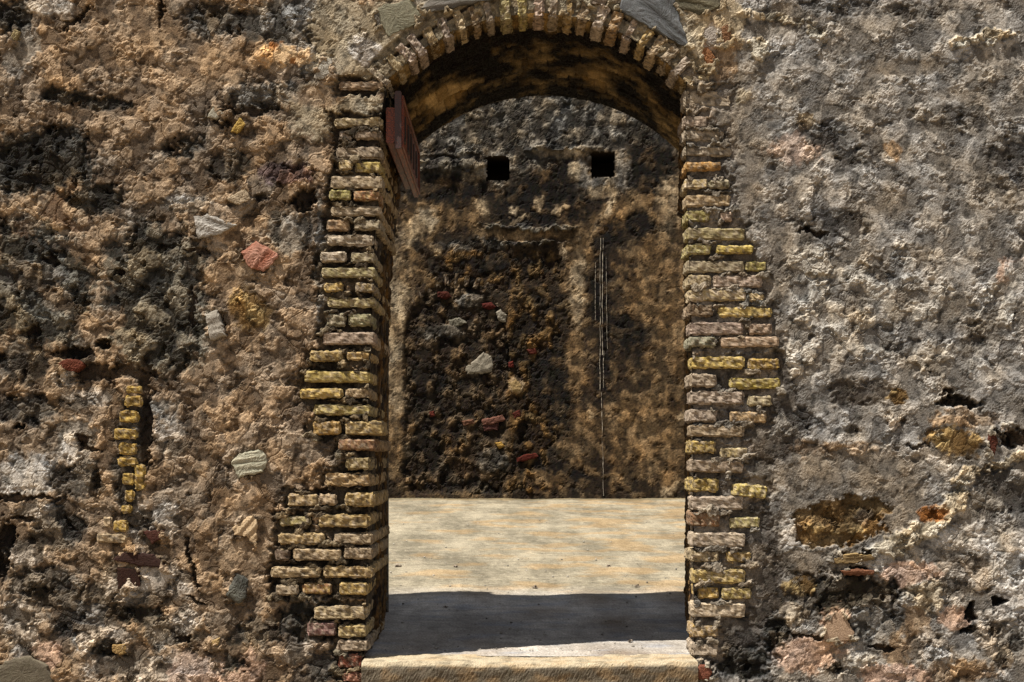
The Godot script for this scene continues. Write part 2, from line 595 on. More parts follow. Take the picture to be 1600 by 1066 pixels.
func build_front_wall() -> void:
	var wall := thing("gateway_wall", "thick weathered rubble wall with brick-edged arched gateway through it", "wall")
	wall.set_meta("kind", "thing")
	var f := Field.new(-100.0, -60.0, 1700.0, 1130.0, 1.5, presets.tan)
	# the right half is rough grey plaster
	blob(f, "crust", 1420, 535, 320, 700, 0.0, true, 0.06, 0.12)
	paint_left(f)
	paint_right(f)
	paint_arch(f)
	blob(f, "darkpebbly", 204, 705, 28, 100, 0.05, false, 0.2, 0.4)
	blob(f, "crevice", 228, 655, 9, 78, 0.0, false, 0.2, 0.4)
	var fronts := brick_fronts()
	for b in fronts:
		var col: String = "joint" if b[0] < 840 else "jointgrey"
		blob(f, col, (b[0] + b[1]) * 0.5, (b[2] + b[3]) * 0.5, (b[1] - b[0]) * 0.5 + 8.0, (b[3] - b[2]) * 0.5 + 7.0, 0.0, true, 0.16, 0.31)
	var rng := RandomNumberGenerator.new()
	rng.seed = 77
	for k in 240:
		var b: Array = fronts[rng.randi_range(0, fronts.size() - 1)]
		var x: float = b[0] if rng.randf() < 0.5 else b[1]
		if rng.randf() < 0.5: x = rng.randf_range(b[0], b[1])
		var y: float = b[2] if rng.randf() < 0.4 else b[3] + 3.0
		blob(f, "smear" if b[0] < 840 else "smeargrey", x, y, rng.randf_range(5, 15), rng.randf_range(3, 7), rng.randf_range(-0.3, 0.3), false, 0.3, 0.5)
	for k in 40:
		var a := deg_to_rad(rng.randf_range(-50.0, 50.0))
		var r := rng.randf_range(304.0, 342.0)
		blob(f, "ringmortar", 838.0 + sin(a) * r, 325.0 - cos(a) * r, rng.randf_range(5, 11), rng.randf_range(3, 7), a, false, 0.35, 0.5)
	front_field = f
	wall_stones(wall)
	face_mesh(f, wall)
	outer_face(wall)
	wall_core(wall)
	passage(wall)
	jamb_bricks(wall, fronts)
	arch_bricks(wall)

func paint_left(f: Field) -> void:
	blobs(f, """dark 25 30 34 32; grey 35 80 22 44 0.4; pale 80 10 34 14; tansmooth 230 40 60 40; darkpebbly 335 30 46 30; crevice 392 30 36 7 0.35; gravel 450 34 88 42; gravel 488 84 34 30
orange 446 88 36 17; tansmooth 330 110 60 40; darkpebbly 398 152 56 26; gravel 440 146 30 22; crevice 375 172 44 6 0.1; dark 92 152 34 12; dark 158 160 34 10; dark 190 165 18 9; dark 278 226 38 20; darkpebbly 356 258 34 24
purple 446 272 40 18; hole 474 313 24 15; crevice 405 306 14 9; dark 75 246 86 54; dark 20 262 50 44; dark 150 312 56 26; dark 20 372 34 34; darkpebbly 245 382 70 20
orange 70 348 56 34 0 0.45; tan 70 346 54 32 0 0.7; pebbly 288 318 44 13; gravel 452 362 40 34; mortar 500 172 52 40 -0.2; mortar 520 40 34 56; tan 215 205 70 36
olive 240 470 92 120; olive 60 450 80 96; darkpebbly 50 430 50 30; hole 187 426 12 8; hole 75 404 16 8; hole 50 521 10 15; hole 161 536 11 7; tan 158 500 40 22 -0.3; tan 90 470 30 18 0.4 0.6; pebbly 210 330 30 18 0 0.5
tansmooth 378 437 58 26; ochre 390 482 30 36; tan 440 440 50 30; tan 470 540 40 40; darkpebbly 34 566 42 34; hole 112 552 30 9; crevice 160 583 66 15; pebbly 98 592 18 14; pebbly 130 625 46 16 -0.1
crevice 226 655 12 84; hole 231 668 6 60; pebbly 290 678 44 42; gravel 262 640 38 18; grey 116 690 28 40 0.2; pale 112 700 14 24; darkpebbly 40 640 44 26; tan 350 640 80 60; tan 360 720 70 90
palegrey 36 744 54 30; crevice 42 778 60 5; darkpebbly 120 750 40 30; pebbly 60 800 40 16; crevice 36 810 22 5; hole 4 860 11 48; pebbly 45 866 34 24; darkpebbly 90 830 40 30; pebbly 240 815 46 28
tan 400 780 70 70; tansmooth 400 860 60 60; pebbly 220 910 70 40; darkpebbly 70 920 60 40; dark 58 920 16 12; pebbly 30 980 36 40; darkpebbly 130 960 50 50; pebbly 160 990 46 36 0.2; dark 216 962 42 16; dark 170 1012 22 12; darkpebbly 260 985 44 20
pink 78 1020 22 22; pebbly 300 975 34 30 0.5; gravel 255 1000 30 12; pebbly 250 1046 100 24; pink 300 1050 40 30 0 0.7; dark 480 975 40 40; darkpebbly 395 985 60 24; pink 375 1046 34 26; dark 365 1035 20 18; pebbly 470 1020 30 20; darkpebbly 500 1045 30 24; tan 345 950 40 40; tansmooth 430 905 30 40; gravel 500 405 9 100; gravel 498 600 10 60; crevice 120 30 4 30 0.9; crevice 252 15 3 30 0.1""")
	blobs(f, """hole 14 840 10 20; crevice 345 187 22 5 0.5; crevice 305 395 20 4; crevice 300 480 5 30; crevice 220 585 30 6; crevice 130 690 10 12; crevice 140 702 16 4; hole 28 668 8 6; crevice 300 880 4 40 -0.3; crevice 308 940 18 4 0.6; crevice 424 982 16 3 -0.4; crevice 285 1000 12 4""", 0.2, 0.4)

func paint_right(f: Field) -> void:
	blobs(f, """grey 1162 215 42 130; grey 1215 430 22 160 0 0.8; darkgrey 1222 620 24 80; grey 1235 24 40 20; mortar 1140 34 24 56; cream 1208 28 46 8 0.15; cream 1272 48 12 17 -0.5; cream 1535 60 50 9 -0.2; cream 1185 75 14 14; palegrey 1225 70 24 14
pink 1246 232 38 24 0 0.55; pink 1278 226 14 10 0 0.5; ochre 1261 187 14 11 0 0.6; darkcrust 1306 214 46 24; darkcrust 1340 246 34 16; darkcrust 1306 346 60 22; crevice 1276 362 26 4 0.15; tansmooth 1396 236 14 16; darkcrust 1583 262 34 60; grey 1404 105 62 18; grey 1500 150 40 14 0 0.7; darkcrust 1300 10 60 12; darkcrust 1430 18 60 10; darkcrust 1480 190 60 20 0.2 0.6; grey 1380 320 40 20 0 0.6
crustpale 1291 437 64 50; crustpale 1328 520 60 40; crustpale 1430 470 70 36 0 0.8; crustpale 1565 479 36 34; pink 1585 424 24 22; palegrey 1590 434 18 30; crustpale 1478 560 60 26 0 0.7; darkcrust 1542 522 30 22; darkcrust 1411 544 24 14; crustpale 1253 550 26 56; crustpale 1410 400 40 20 0 0.7; darkcrust 1375 430 22 10 0.3
darkgrey 1347 614 46 20; ochre 1404 620 16 10; hole 1502 629 32 9; crevice 1481 612 10 6; tan 1500 655 52 13; ochre 1490 690 46 23; crevice 1586 684 26 13; hole 1574 690 8 10; crevice 1446 700 26 4 0.3; gravel 1336 674 22 11; pebbly 1400 660 20 10; darkcrust 1240 662 36 24; darkgrey 1206 704 44 24; tan 1306 704 80 14; darkcrust 1270 740 40 10 -0.3
grey 1336 744 130 40; grey 1400 796 50 34; grey 1260 806 50 60; palegrey 1240 842 36 34; grey 1276 880 62 22; grey 1450 720 40 20; palegrey 1462 729 24 12; cream 1415 842 60 18 -0.45; cream 1486 790 44 15 -0.9; cream 1556 730 58 8 -0.45; cream 1510 745 22 11 -0.3; orange 1456 803 22 12; darkcrust 1565 772 48 40; darkcrust 1520 810 30 14 -0.4
palegrey 1535 846 60 26; pebbly 1510 900 50 34; palegrey 1584 890 36 40; pale 1580 950 30 40; hole 1561 941 9 6; pink 1416 896 50 18; cream 1445 930 30 26 0 0.8; dark 1306 926 92 34; ochre 1240 926 44 20 -0.4; darkpebbly 1236 950 40 26; crustpale 1228 960 20 20; crevice 1340 868 26 4; crevice 1335 888 22 4
pink 1312 977 24 28; gravel 1366 977 44 28; pink 1261 1024 56 30; crevice 1268 996 46 3 0.05; dark 1306 1046 20 9; tansmooth 1433 985 22 38; tansmooth 1404 1015 28 26; pink 1490 966 26 20; hole 1518 955 10 12; hole 1516 985 9 8; pebbly 1450 1010 36 26; gravel 1568 1004 36 34; tan 1497 1050 60 18; pebbly 1540 990 24 24; crustpale 1340 1040 30 16; pink 1400 1054 60 14; crevice 1378 1012 20 5
darkgrey 1190 880 34 110; darkgrey 1152 985 60 46; dark 1160 1036 52 26; dark 1210 990 22 30; darkgrey 1150 800 40 60; darkgrey 1180 660 30 60 0 0.7""")
	blobs(f, """pit 1315 812 72 30; pit 1300 832 50 26; pit 1345 800 46 26""", 0.07, 0.34)
	blobs(f, """ochre 1306 826 44 8 0.05 0.8; tan 1352 806 14 10 0 0.7""", 0.3, 0.5)

func paint_arch(f: Field) -> void:
	blobs(f, """mortar 570 70 70 70; mortar 620 30 70 40; pale 572 84 30 20 0.5; mortar 700 10 60 20; mortar 1090 60 34 60; mortar 1020 20 60 24; mortar 930 -20 120 26; mortar 800 -30 140 26; tansmooth 1130 90 24 40; pink 1112 60 14 20; palegrey 1114 56 12 16; mortar 560 165 40 22; mortar 1140 150 40 14 0 0.8; grey 640 20 40 30 0 0.6""")
	# bed of the arch ring
	for k in 60:
		var a := deg_to_rad(-50.0 + 100.0 * k / 59.0)
		blob(f, "archjoint", 838.0 + sin(a) * 320.0, 325.0 - cos(a) * 320.0, 17, 22, a, true, 0.15, 0.12)
	blobs(f, """crevice 645 66 60 3 -0.62; crevice 712 22 40 2.5 -0.55; crevice 985 32 70 2.5 0.5; crevice 560 131 50 3 -0.05; mortar 552 164 46 22; crevice 560 190 44 2.5; tansmooth 500 150 40 18""", 0.3, 0.3)

func brick_fronts() -> Array:
	# front faces: left, right, top, bottom in photo pixels; brick colour; weathering colour
	var text := """530 600 127 140 8a6a4a a08a68; 523 596 184 199 9a8a58 a89a70; 530 550 204 219 9a8f80 b0a494; 555 596 203 218 7c6a54 988a74; 526 596 229 248 7a6c56 94866c; 529 550 250 267 a8935a b8a878; 556 595 252 270 a8963a b8a65c; 518 597 275 295 a09274 b4a688; 515 548 297 313 8c8a3c a09a58; 553 593 298 314 9a5e2c b09860; 518 594 322 338 988a6c b0a48a; 511 546 343 361 84623a a08a64; 553 594 343 360 8c8468 a49c84
511 584 367 384 a09680 b8ae98; 502 541 393 410 b0a68e c4bcaa; 548 585 394 411 8c8660 a8a284; 503 586 418 434 94905c b0a878; 507 535 442 457 b0923c b8a058; 556 585 442 457 a08c50 8a8478; 512 586 465 481 9c9258 aa9f74; 511 540 489 510 7c7a60 98947c; 545 581 490 510 787c54 94946c; 505 586 519 539 988676 b0a08c; 485 536 548 565 9c8440 a8965c; 542 578 549 564 b89a54 b8a066; 476 578 580 598 b09c3c b4a460; 470 535 607 623 b89c3c c0aa5c; 541 578 606 623 94805c a8946c; 491 579 632 649 b4a448 b8ae7c
490 532 658 680 a88634 b0924c; 540 598 658 680 a08848 b09c64; 530 586 686 704 7c523a a08050; 542 578 714 734 8c7c48 a09468; 508 578 740 760 a88c58 b09a70; 450 496 772 792 a48e58 b09c74; 498 526 772 790 9c8862 b09c7c; 540 584 770 792 9c8444 a48e54; 438 485 807 822 989050 aca47c; 498 576 804 824 a08a4c b09c68; 436 507 833 851 a48a4c bcaa80; 522 582 833 851 948464 a8987c; 430 452 858 876 4c3a30 6c5a48; 459 532 857 876 a8946c bcaa88; 538 582 855 874 8c7c60 a49478
424 500 886 903 a8946a b8a880; 506 582 885 903 a89054 b8a474; 432 466 913 931 988a6c b4a88e; 474 518 911 929 a88c3c 84542c; 531 574 910 930 b89c4c c0a860; 492 572 947 968 a49468 bcae8c; 481 524 972 994 6a4448 8a6664; 529 572 976 996 a89450 b8a878; 528 576 1000 1018 988a74 b0a28c; 530 566 1022 1044 84321c 9a4a28; 536 580 1050 1066 985c48 b07c64
1069 1110 115 128 b0a070 c0b488; 1069 1142 140 167 a49a84 b8ae98; 1068 1105 180 199 a08e7c b8aa9a; 1069 1130 202 221 948c78 aaa290; 1070 1143 228 244 8c8674 a09a88; 1071 1127 253 267 b0802c b89450; 1071 1106 279 295 bca868 d0c8b4; 1108 1140 281 295 7c7a54 94907c; 1072 1140 304 323 a08858 b8a888; 1073 1109 328 347 888234 9c9658; 1127 1145 330 347 b8a08c c8b4a2; 1073 1163 356 375 988f58 aca47c; 1073 1110 381 398 a8a250 b8b27c; 1119 1176 383 397 bca83c c4b45c
1073 1162 407 426 989070 b0a88c; 1165 1197 408 424 a09a48 b0a860; 1076 1110 429 448 9c8e60 b4a888; 1115 1191 430 450 a0907e b8aa9c; 1077 1166 451 471 b4a46c c8bca4; 1169 1193 456 472 c4b078 ccbc90; 1076 1114 474 495 5c4424 8a7a60; 1123 1206 480 496 c4ac54 c8b66c; 1078 1161 503 524 8c7c70 a8988c; 1169 1206 505 523 9c8670 ac9884; 1078 1119 525 543 788068 989c88; 1127 1217 526 543 b0987a c0ac94; 1081 1163 557 576 c8b04c ccb864; 1170 1217 560 578 b89a2c 7c6430
1079 1119 584 605 8c7e68 a49a88; 1140 1218 591 608 b0a028 a89c58; 1079 1162 611 632 94887c aaa090; 1168 1205 618 635 9a926c acA484; 1079 1119 639 660 968a7a aca294; 1140 1197 643 661 a88c58 b8a27c; 1079 1162 664 683 8c7a58 a4967c; 1080 1117 688 709 b49c34 8c7c58; 1125 1168 699 717 b4a468 c4ba98; 1079 1161 718 739 8c7c60 a4988a; 1080 1121 747 769 b09a40 b4a25c; 1144 1198 757 778 bcac40 c4b88c; 1080 1161 775 797 a09480 b8aea0; 1081 1125 800 823 8c5c30 7c6a50; 1141 1187 808 826 a8a258 b4ae84
1080 1164 832 855 b0a48a c8beae; 1080 1122 860 879 988a60 aca082; 1135 1174 862 880 b4983c a89870; 1083 1164 890 912 b4a050 b8a870; 1090 1122 917 936 bc9c34 b89c48; 1128 1173 918 937 b0a04c b4a670; 1081 1164 942 965 bcae90 ccc2ac; 1082 1122 977 997 a88c3c a09484; 1082 1122 1005 1026 b0a48e c0b6a4"""
	var out := []
	for entry in text.replace("\n", ";").split(";", false):
		var t := entry.strip_edges().split(" ", false)
		if t.size() == 6: out.append([float(t[0]), float(t[1]), float(t[2]), float(t[3]), t[4], t[5]])
	return out

func face_mesh(f: Field, wall: Node3D) -> void:
	var v := [PackedVector3Array(), PackedVector3Array()]
	var c := [PackedColorArray(), PackedColorArray()]
	var idx := [PackedInt32Array(), PackedInt32Array()]
	var at := PackedInt32Array()
	var split := int((838.0 - f.x0) / f.step)
	at.resize(f.w * f.h)
	at.fill(-1)
	for side in 2:
		var vs := PackedVector3Array()
		var cs := PackedColorArray()
		var ids := PackedInt32Array()
		var i0 := 0 if side == 0 else split
		var i1 := split if side == 0 else f.w - 1
		at.fill(-1)
		for j in f.h:
			var y := f.y0 + j * f.step
			var lo := 1e9
			var hi := -1e9
			if y > 1033.0:
				if y < 1100.0: lo = 566.0; hi = 1089.0
			elif y > 128.0: lo = left_edge(y) - 3.0; hi = right_edge(y) + 3.0
			elif y > 22.0:
				var half := sqrt(maxf(0.0, 303.0 * 303.0 - (y - 325.0) * (y - 325.0)))
				lo = 838.0 - half; hi = 838.0 + half
			for i in range(i0, i1 + 1):
				var x := f.x0 + i * f.step
				if x > lo and x < hi: continue
				var h := sample(f.d, (j * f.w + i) * CH, x, y)
				at[j * f.w + i] = vs.size()
				vs.append(Vector3((x - 800.0) * S, (1030.0 - y) * S, h * 0.001))
				cs.append(sample_color)
		for j in f.h - 1:
			for i in range(i0, i1):
				var a := at[j * f.w + i]
				var b := at[j * f.w + i + 1]
				var d := at[(j + 1) * f.w + i]
				var e := at[(j + 1) * f.w + i + 1]
				if a < 0 or b < 0 or d < 0 or e < 0: continue
				ids.append(a); ids.append(b); ids.append(d)
				ids.append(b); ids.append(e); ids.append(d)
		var o := part("rubble_face" if side == 0 else "plaster_face", array_mesh(vs, cs, ids), mats.stone, wall)
		tag(o, "crumbling tan and black rubble face left of the arch" if side == 0 else "rough grey lime plaster face right of the arch")

func outer_face(wall: Node3D) -> void:
	# the wall goes on past the frame, coarser
	var xs := PackedFloat32Array()
	var x := -1800.0
	while x <= 3400.0:
		xs.append(x)
		x += 7.5 if x >= -700.0 and x < 2300.0 else 24.0
	var nx := xs.size()
	var above := 44
	var rows := above + 210
	var vs := PackedVector3Array()
	var cs := PackedColorArray()
	var ids := PackedInt32Array()
	for j in rows + 1:
		for i in nx:
			x = xs[i]
			var X := wx(x)
			var y: float
			if j <= above: y = lerpf(1030.0 - wall_top(X) / S, -40.0, float(j) / above)
			else: y = lerpf(-40.0, 1525.0, float(j - above) / (rows - above))
			var h := sample(presets[base_preset(x)], 0, x, y)
			var near := x > -96.0 and x < 1696.0 and y > -56.0 and y < 1126.0
			vs.append(Vector3(X, wy(y), h * 0.001 - (0.012 if near else 0.0)))
			cs.append(sample_color)
	for j in rows:
		for i in nx - 1:
			var a := j * nx + i
			var y := 1030.0 - vs[a].y / S
			if xs[i] > -85.0 and xs[i + 1] < 1685.0 and y > -45.0 and y < 1110.0: continue
			ids.append_array(PackedInt32Array([a, a + 1, a + nx, a + 1, a + nx + 1, a + nx]))
	# the top, sloping back unevenly, and the rear face above the passage are one sheet
	var start := vs.size()
	for j in 13:
		for i in nx:
			var X := wx(xs[i])
			var top := wall_top(X)
			var z := -BACK * j / 12.0
			vs.append(Vector3(X, top + (0.0 if j == 0 else 0.02 * noise.floor.get_noise_2d(X * 3.0, z * 3.0)), z))
			sample(presets.olive, 0, X / S, z / S)
			cs.append(sample_color)
	for j in 12:
		for i in nx - 1:
			var a := start + j * nx + i
			ids.append_array(PackedInt32Array([a, a + nx, a + 1, a + 1, a + nx, a + nx + 1]))
	part("rubble_face", array_mesh(vs, cs, ids), mats.stone, wall)

# the two arcs of the vault: centre x, centre y, radius, half angle
func arc_point(t: float, depth: float) -> Vector3:
	# t runs 0 .. 1 from the left to the right springing, depth 0 .. 1 through the wall
	var a := deg_to_rad(lerpf(-49.5, 49.5, t))
	var front := Vector2(wx(838.0) + 0.605 * sin(a), wy(325.0) + 0.605 * cos(a))
	var half := asin(0.516 / 0.715)
	var b := lerpf(-half, half, t)
	var back := Vector2(0.126 + 0.715 * sin(b), 1.297 + 0.715 * cos(b))
	var p := front.lerp(back, depth)
	return Vector3(p.x, p.y, -BACK * depth)

func soot(x: float, y: float, z: float) -> float:
	return noise.hue.get_noise_3d(x * 260.0, y * 260.0, z * 200.0 + 40.0) + 0.8 * noise.tone.get_noise_3d(x * 420.0, y * 420.0, z * 300.0)

func passage(wall: Node3D) -> void:
	# vault: narrow bricks on edge run across it, blackened in the middle
	var nu := 300
	var nv := 200
	var v := PackedVector3Array()
	var c := PackedColorArray()
	var bricks := 24.0
	var courses := 6.0
	for j in nv + 1:
		for i in nu + 1:
			var t := float(i) / nu
			var d := float(j) / nv
			var p := arc_point(t, d)
			var inward := Vector3(p.x - 0.09, p.y - 1.36, 0).normalized() * -1.0
			var row := floorf(d * courses)
			var s: float = t * bricks + 0.07 * noise.tone.get_noise_2d(d * 300.0, t * 900.0) + (0.5 if int(row) % 2 else 0.0)
			var ju := absf(fposmod(s, 1.0) - 0.5)
			var jd := absf(fposmod(d * courses, 1.0) - 0.5)
			var joint := maxf(smoothstep(0.40, 0.47, ju), smoothstep(0.46, 0.49, jd))
			var id := floorf(s) * 7.13 + row * 3.7
			var rough: float = noise.grit.get_noise_2d(t * 620.0, d * 560.0)
			var worn: float = noise.tone.get_noise_2d(t * 600.0, d * 400.0)
			var off: float = 0.006 * (fposmod(sin(id * 12.9898) * 43758.5, 1.0) - 0.5) - 0.008 * joint * clampf(0.6 + worn, 0.0, 1.0) + 0.003 * rough + 0.006 * worn + 0.004 * noise.ridge.get_noise_2d(t * 520.0, d * 500.0)
			v.append(p + inward * off)
			# soot marks: bands of black with ochre brick bare between them
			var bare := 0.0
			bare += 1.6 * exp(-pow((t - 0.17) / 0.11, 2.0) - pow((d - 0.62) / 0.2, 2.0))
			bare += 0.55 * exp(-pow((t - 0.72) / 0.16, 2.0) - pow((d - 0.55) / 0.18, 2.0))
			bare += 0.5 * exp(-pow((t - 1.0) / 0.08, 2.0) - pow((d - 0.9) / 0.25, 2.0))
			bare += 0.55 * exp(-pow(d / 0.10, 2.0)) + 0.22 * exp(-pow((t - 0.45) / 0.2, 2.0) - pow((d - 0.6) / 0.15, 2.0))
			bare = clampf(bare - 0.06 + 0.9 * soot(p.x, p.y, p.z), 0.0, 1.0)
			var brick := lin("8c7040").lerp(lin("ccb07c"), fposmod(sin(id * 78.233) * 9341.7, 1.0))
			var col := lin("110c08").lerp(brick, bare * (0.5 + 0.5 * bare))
			var k: float = 1.0 + 0.45 * rough + 0.3 * worn + 0.35 * noise.speck.get_noise_2d(t * 600.0, d * 500.0) - 0.18 * joint
			c.append(Color(maxf(0.003, col.r * k), maxf(0.003, col.g * k), maxf(0.003, col.b * k)))
	var o := part("vault", grid_mesh(v, c, nu + 1, nv + 1, true), mats.brick, wall)
	tag(o, "soot-blackened brick underside of the arch")
	# sides of the passage
	for side in 2:
		var vs := PackedVector3Array()
		var cs := PackedColorArray()
		var rows := 260
		var cols := 110
		var depths := PackedFloat32Array()
		for i in cols + 1: depths.append(BACK * i / cols)
		for j in rows + 1:
			var py := lerpf(120.0, 1060.0, float(j) / rows)
			for i in cols + 1:
				var z := depths[i]
				var X: float
				if side == 0:
					X = wx(left_edge(py)) - 0.007
					if z > 0.655: X = minf(X - 0.012, lerpf(-0.40, -0.482, clampf((py - 130.0) / 250.0, 0.0, 1.0)))
				else:
					X = lerpf(wx(right_edge(py)) + 0.006, 0.668 if py > 260.0 else 0.645, z / BACK)
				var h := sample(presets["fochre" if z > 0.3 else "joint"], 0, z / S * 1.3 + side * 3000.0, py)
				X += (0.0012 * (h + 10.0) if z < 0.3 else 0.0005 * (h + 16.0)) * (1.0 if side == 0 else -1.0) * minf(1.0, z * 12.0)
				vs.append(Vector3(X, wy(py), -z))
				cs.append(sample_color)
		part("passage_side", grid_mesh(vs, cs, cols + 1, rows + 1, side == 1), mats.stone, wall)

func wall_core(wall: Node3D) -> void:
	# rear face and solid middle of the wall
	var st := SurfaceTool.new()
	st.begin(Mesh.PRIMITIVE_TRIANGLES)
	for piece in [[-5.2, -0.52, -0.98, 2.3], [0.70, 5.2, -0.98, 2.3]]:
		var b := BoxMesh.new()
		b.size = Vector3(piece[1] - piece[0], piece[3] - piece[2], BACK - 0.12)
		st.append_from(b, 0, Transform3D(Basis(), Vector3((piece[0] + piece[1]) * 0.5, (piece[2] + piece[3]) * 0.5, -(BACK + 0.09) * 0.5)))
	part("rubble_core", st.commit(), tinted(mats.stone, Color("6d6250")), wall)
	var v := PackedVector3Array()
	var c := PackedColorArray()
	var ids := PackedInt32Array()
	var n := 60
	for k in n + 1:
		var p := arc_point(float(k) / n, 1.0)
		v.append(Vector3(p.x, p.y, -BACK)); v.append(Vector3(p.x, wall_top(p.x) + 0.02, -BACK))
	for k in n:
		var o := k * 2
		ids.append_array(PackedInt32Array([o, o + 2, o + 1, o + 1, o + 2, o + 3]))
	for side in 2:
		for k in 61:
			var X := lerpf(-5.2 if side == 0 else 0.642, -0.39 if side == 0 else 5.2, k / 60.0)
			v.append(Vector3(X, -0.98, -BACK - 0.001)); v.append(Vector3(X, wall_top(X) + 0.02, -BACK - 0.001))
	for side in 2:
		for k in 60:
			var o := (n + 1) * 2 + side * 122 + k * 2
			var X0 := v[o].x
			if side == 0 and v[o + 2].x > -0.47: continue
			if side == 1 and X0 < 0.68: continue
			ids.append_array(PackedInt32Array([o, o + 2, o + 1, o + 1, o + 2, o + 3]))
	for p in v:
		sample(presets.gravel, 0, p.x / S, p.y / S)
		c.append(sample_color)
	part("rear_face", array_mesh(v, c, ids), mats.stone, wall)

func jamb_bricks(wall: Node3D, fronts: Array) -> void:
	var jambs := [Node3D.new(), Node3D.new()]
	for s in 2:
		jambs[s].name = "brick_jamb" if s == 0 else "brick_jamb_001"
		wall.add_child(jambs[s])
		tag(jambs[s], "left jamb of narrow yellow bricks stepping out at its foot" if s == 0 else "right jamb of narrow yellow and grey bricks, long and short in turn")
	var rng := RandomNumberGenerator.new()
	rng.seed = 5
	var k := 0
	for b in fronts:
		k += 1
		var side := 0 if b[0] < 840 else 1
		var l: float = (b[1] - b[0]) * S + 0.002
		var h: float = (b[3] - b[2]) * S - 0.0015
		var deep := 0.10 if (b[1] - b[0]) > 58 else 0.17
		var corner: bool = (side == 0 and absf(b[1] - left_edge((b[2] + b[3]) * 0.5)) < 9.0)
		var proud := rng.randf_range(0.002, 0.010) if side == 0 else rng.randf_range(0.0, 0.006)
		var covered := 0.45 if b[2] < 245.0 else 0.3
		var smear := lin("80786a")
		if covered > 0.3: proud -= 0.006
		var m := brick_mesh(l, h, deep, k, lin(b[4]).lerp(smear, covered), lin(b[5]).lerp(smear, covered), rng.randf_range(1.0, 1.9), 0.005)
		var o := part("brick", m, mats.brick, jambs[side], Vector3(wx((b[0] + b[1]) * 0.5), wy((b[2] + b[3]) * 0.5), proud - deep * 0.5))
		o.rotation = Vector3(0, rng.randf_range(-0.02, 0.02), rng.randf_range(-0.025, 0.025))
		if b[0] == 1144.0: o.rotation.z = -0.09
		if corner:
			# bricks of the same course that line the reveal
			var z := -deep - 0.012
			var n := 0
			while z > -0.62 and n < 4:
				var len := rng.randf_range(0.15, 0.18) if (n % 2 == 0) else rng.randf_range(0.08, 0.17)
				len = minf(len, 0.66 + z)
				if len < 0.05: break
				var a := lin(b[4]).lerp(lin("a8946a"), 0.6)  # colours lightened to stand in for light missing on the reveal
				var bb := lin(b[5]).lerp(lin("c0ae88"), 0.6)
				var rm := brick_mesh(len, h, 0.09, k * 10 + n, a, bb, rng.randf_range(0.8, 1.3), 0.008)
				var ro := part("brick", rm, mats.brick, jambs[0], Vector3(wx(b[1]) + rng.randf_range(-0.006, 0.004) - 0.045, wy((b[2] + b[3]) * 0.5) + rng.randf_range(-0.003, 0.003), z - len * 0.5))
				ro.rotation = Vector3(0, PI * 0.5, 0)
				z -= len + rng.randf_range(0.008, 0.014)
				n += 1

func arch_bricks(wall: Node3D) -> void:
	var ring := Node3D.new()
	ring.name = "arch_ring"
	wall.add_child(ring)
	tag(ring, "ring of short bricks set on edge round the arch")
	var text := """592 119 989078 b0a690; 616 98 a89a70 b8ac84; 634 83 a09082 b8a898; 653 74 9c8e80 b8aa9c; 673 57 8c7a4c a08e60; 695 45 94887c aca298; 718 32 b4a478 c4b690; 741 26 6c5630 8c7448; 763 20 807868 989082; 790 14 8a8448 a09a68; 816 12 b0a444 b8ae68; 842 12 b09a88 c0ac9c; 865 13 8c8272 b0a488; 889 14 a08440 b09858; 913 19 8c7a58 a08c6a; 939 26 c0b4a2 ccc2b2; 961 35 a0782c 8c7450; 986 46 a09080 b4a696; 1008 61 b4984c b8a468; 1027 72 b09c70 bcaa88; 1047 84 8c8068 a4987e; 1064 104 a89e90 b8b0a2"""
	var rng := RandomNumberGenerator.new()
	rng.seed = 9
	var k := 400
	for entry in text.split(";", false):
		var t := entry.strip_edges().split(" ", false)
		k += 1
		var p := Vector2(float(t[0]), float(t[1]))
		var d := p - Vector2(838, 325)
		var a := atan2(d.x, -d.y)
		var r := clampf(d.length(), 316.0, 322.0)
		p = Vector2(838, 325) + d.normalized() * r
		var m := brick_mesh(0.076 + rng.randf_range(-0.014, 0.006), 0.030 + rng.randf_range(-0.004, 0.005), 0.17, k, lin(t[2]).lerp(lin("80776a"), 0.38), lin(t[3]).lerp(lin("80776a"), 0.38), rng.randf_range(1.5, 2.3), 0.0045)
		var o := part("brick", m, mats.brick, ring, Vector3(wx(p.x), wy(p.y), rng.randf_range(-0.001, 0.005) - 0.085))
		o.rotation = Vector3(0, 0, PI * 0.5 - a + rng.randf_range(-0.06, 0.06))

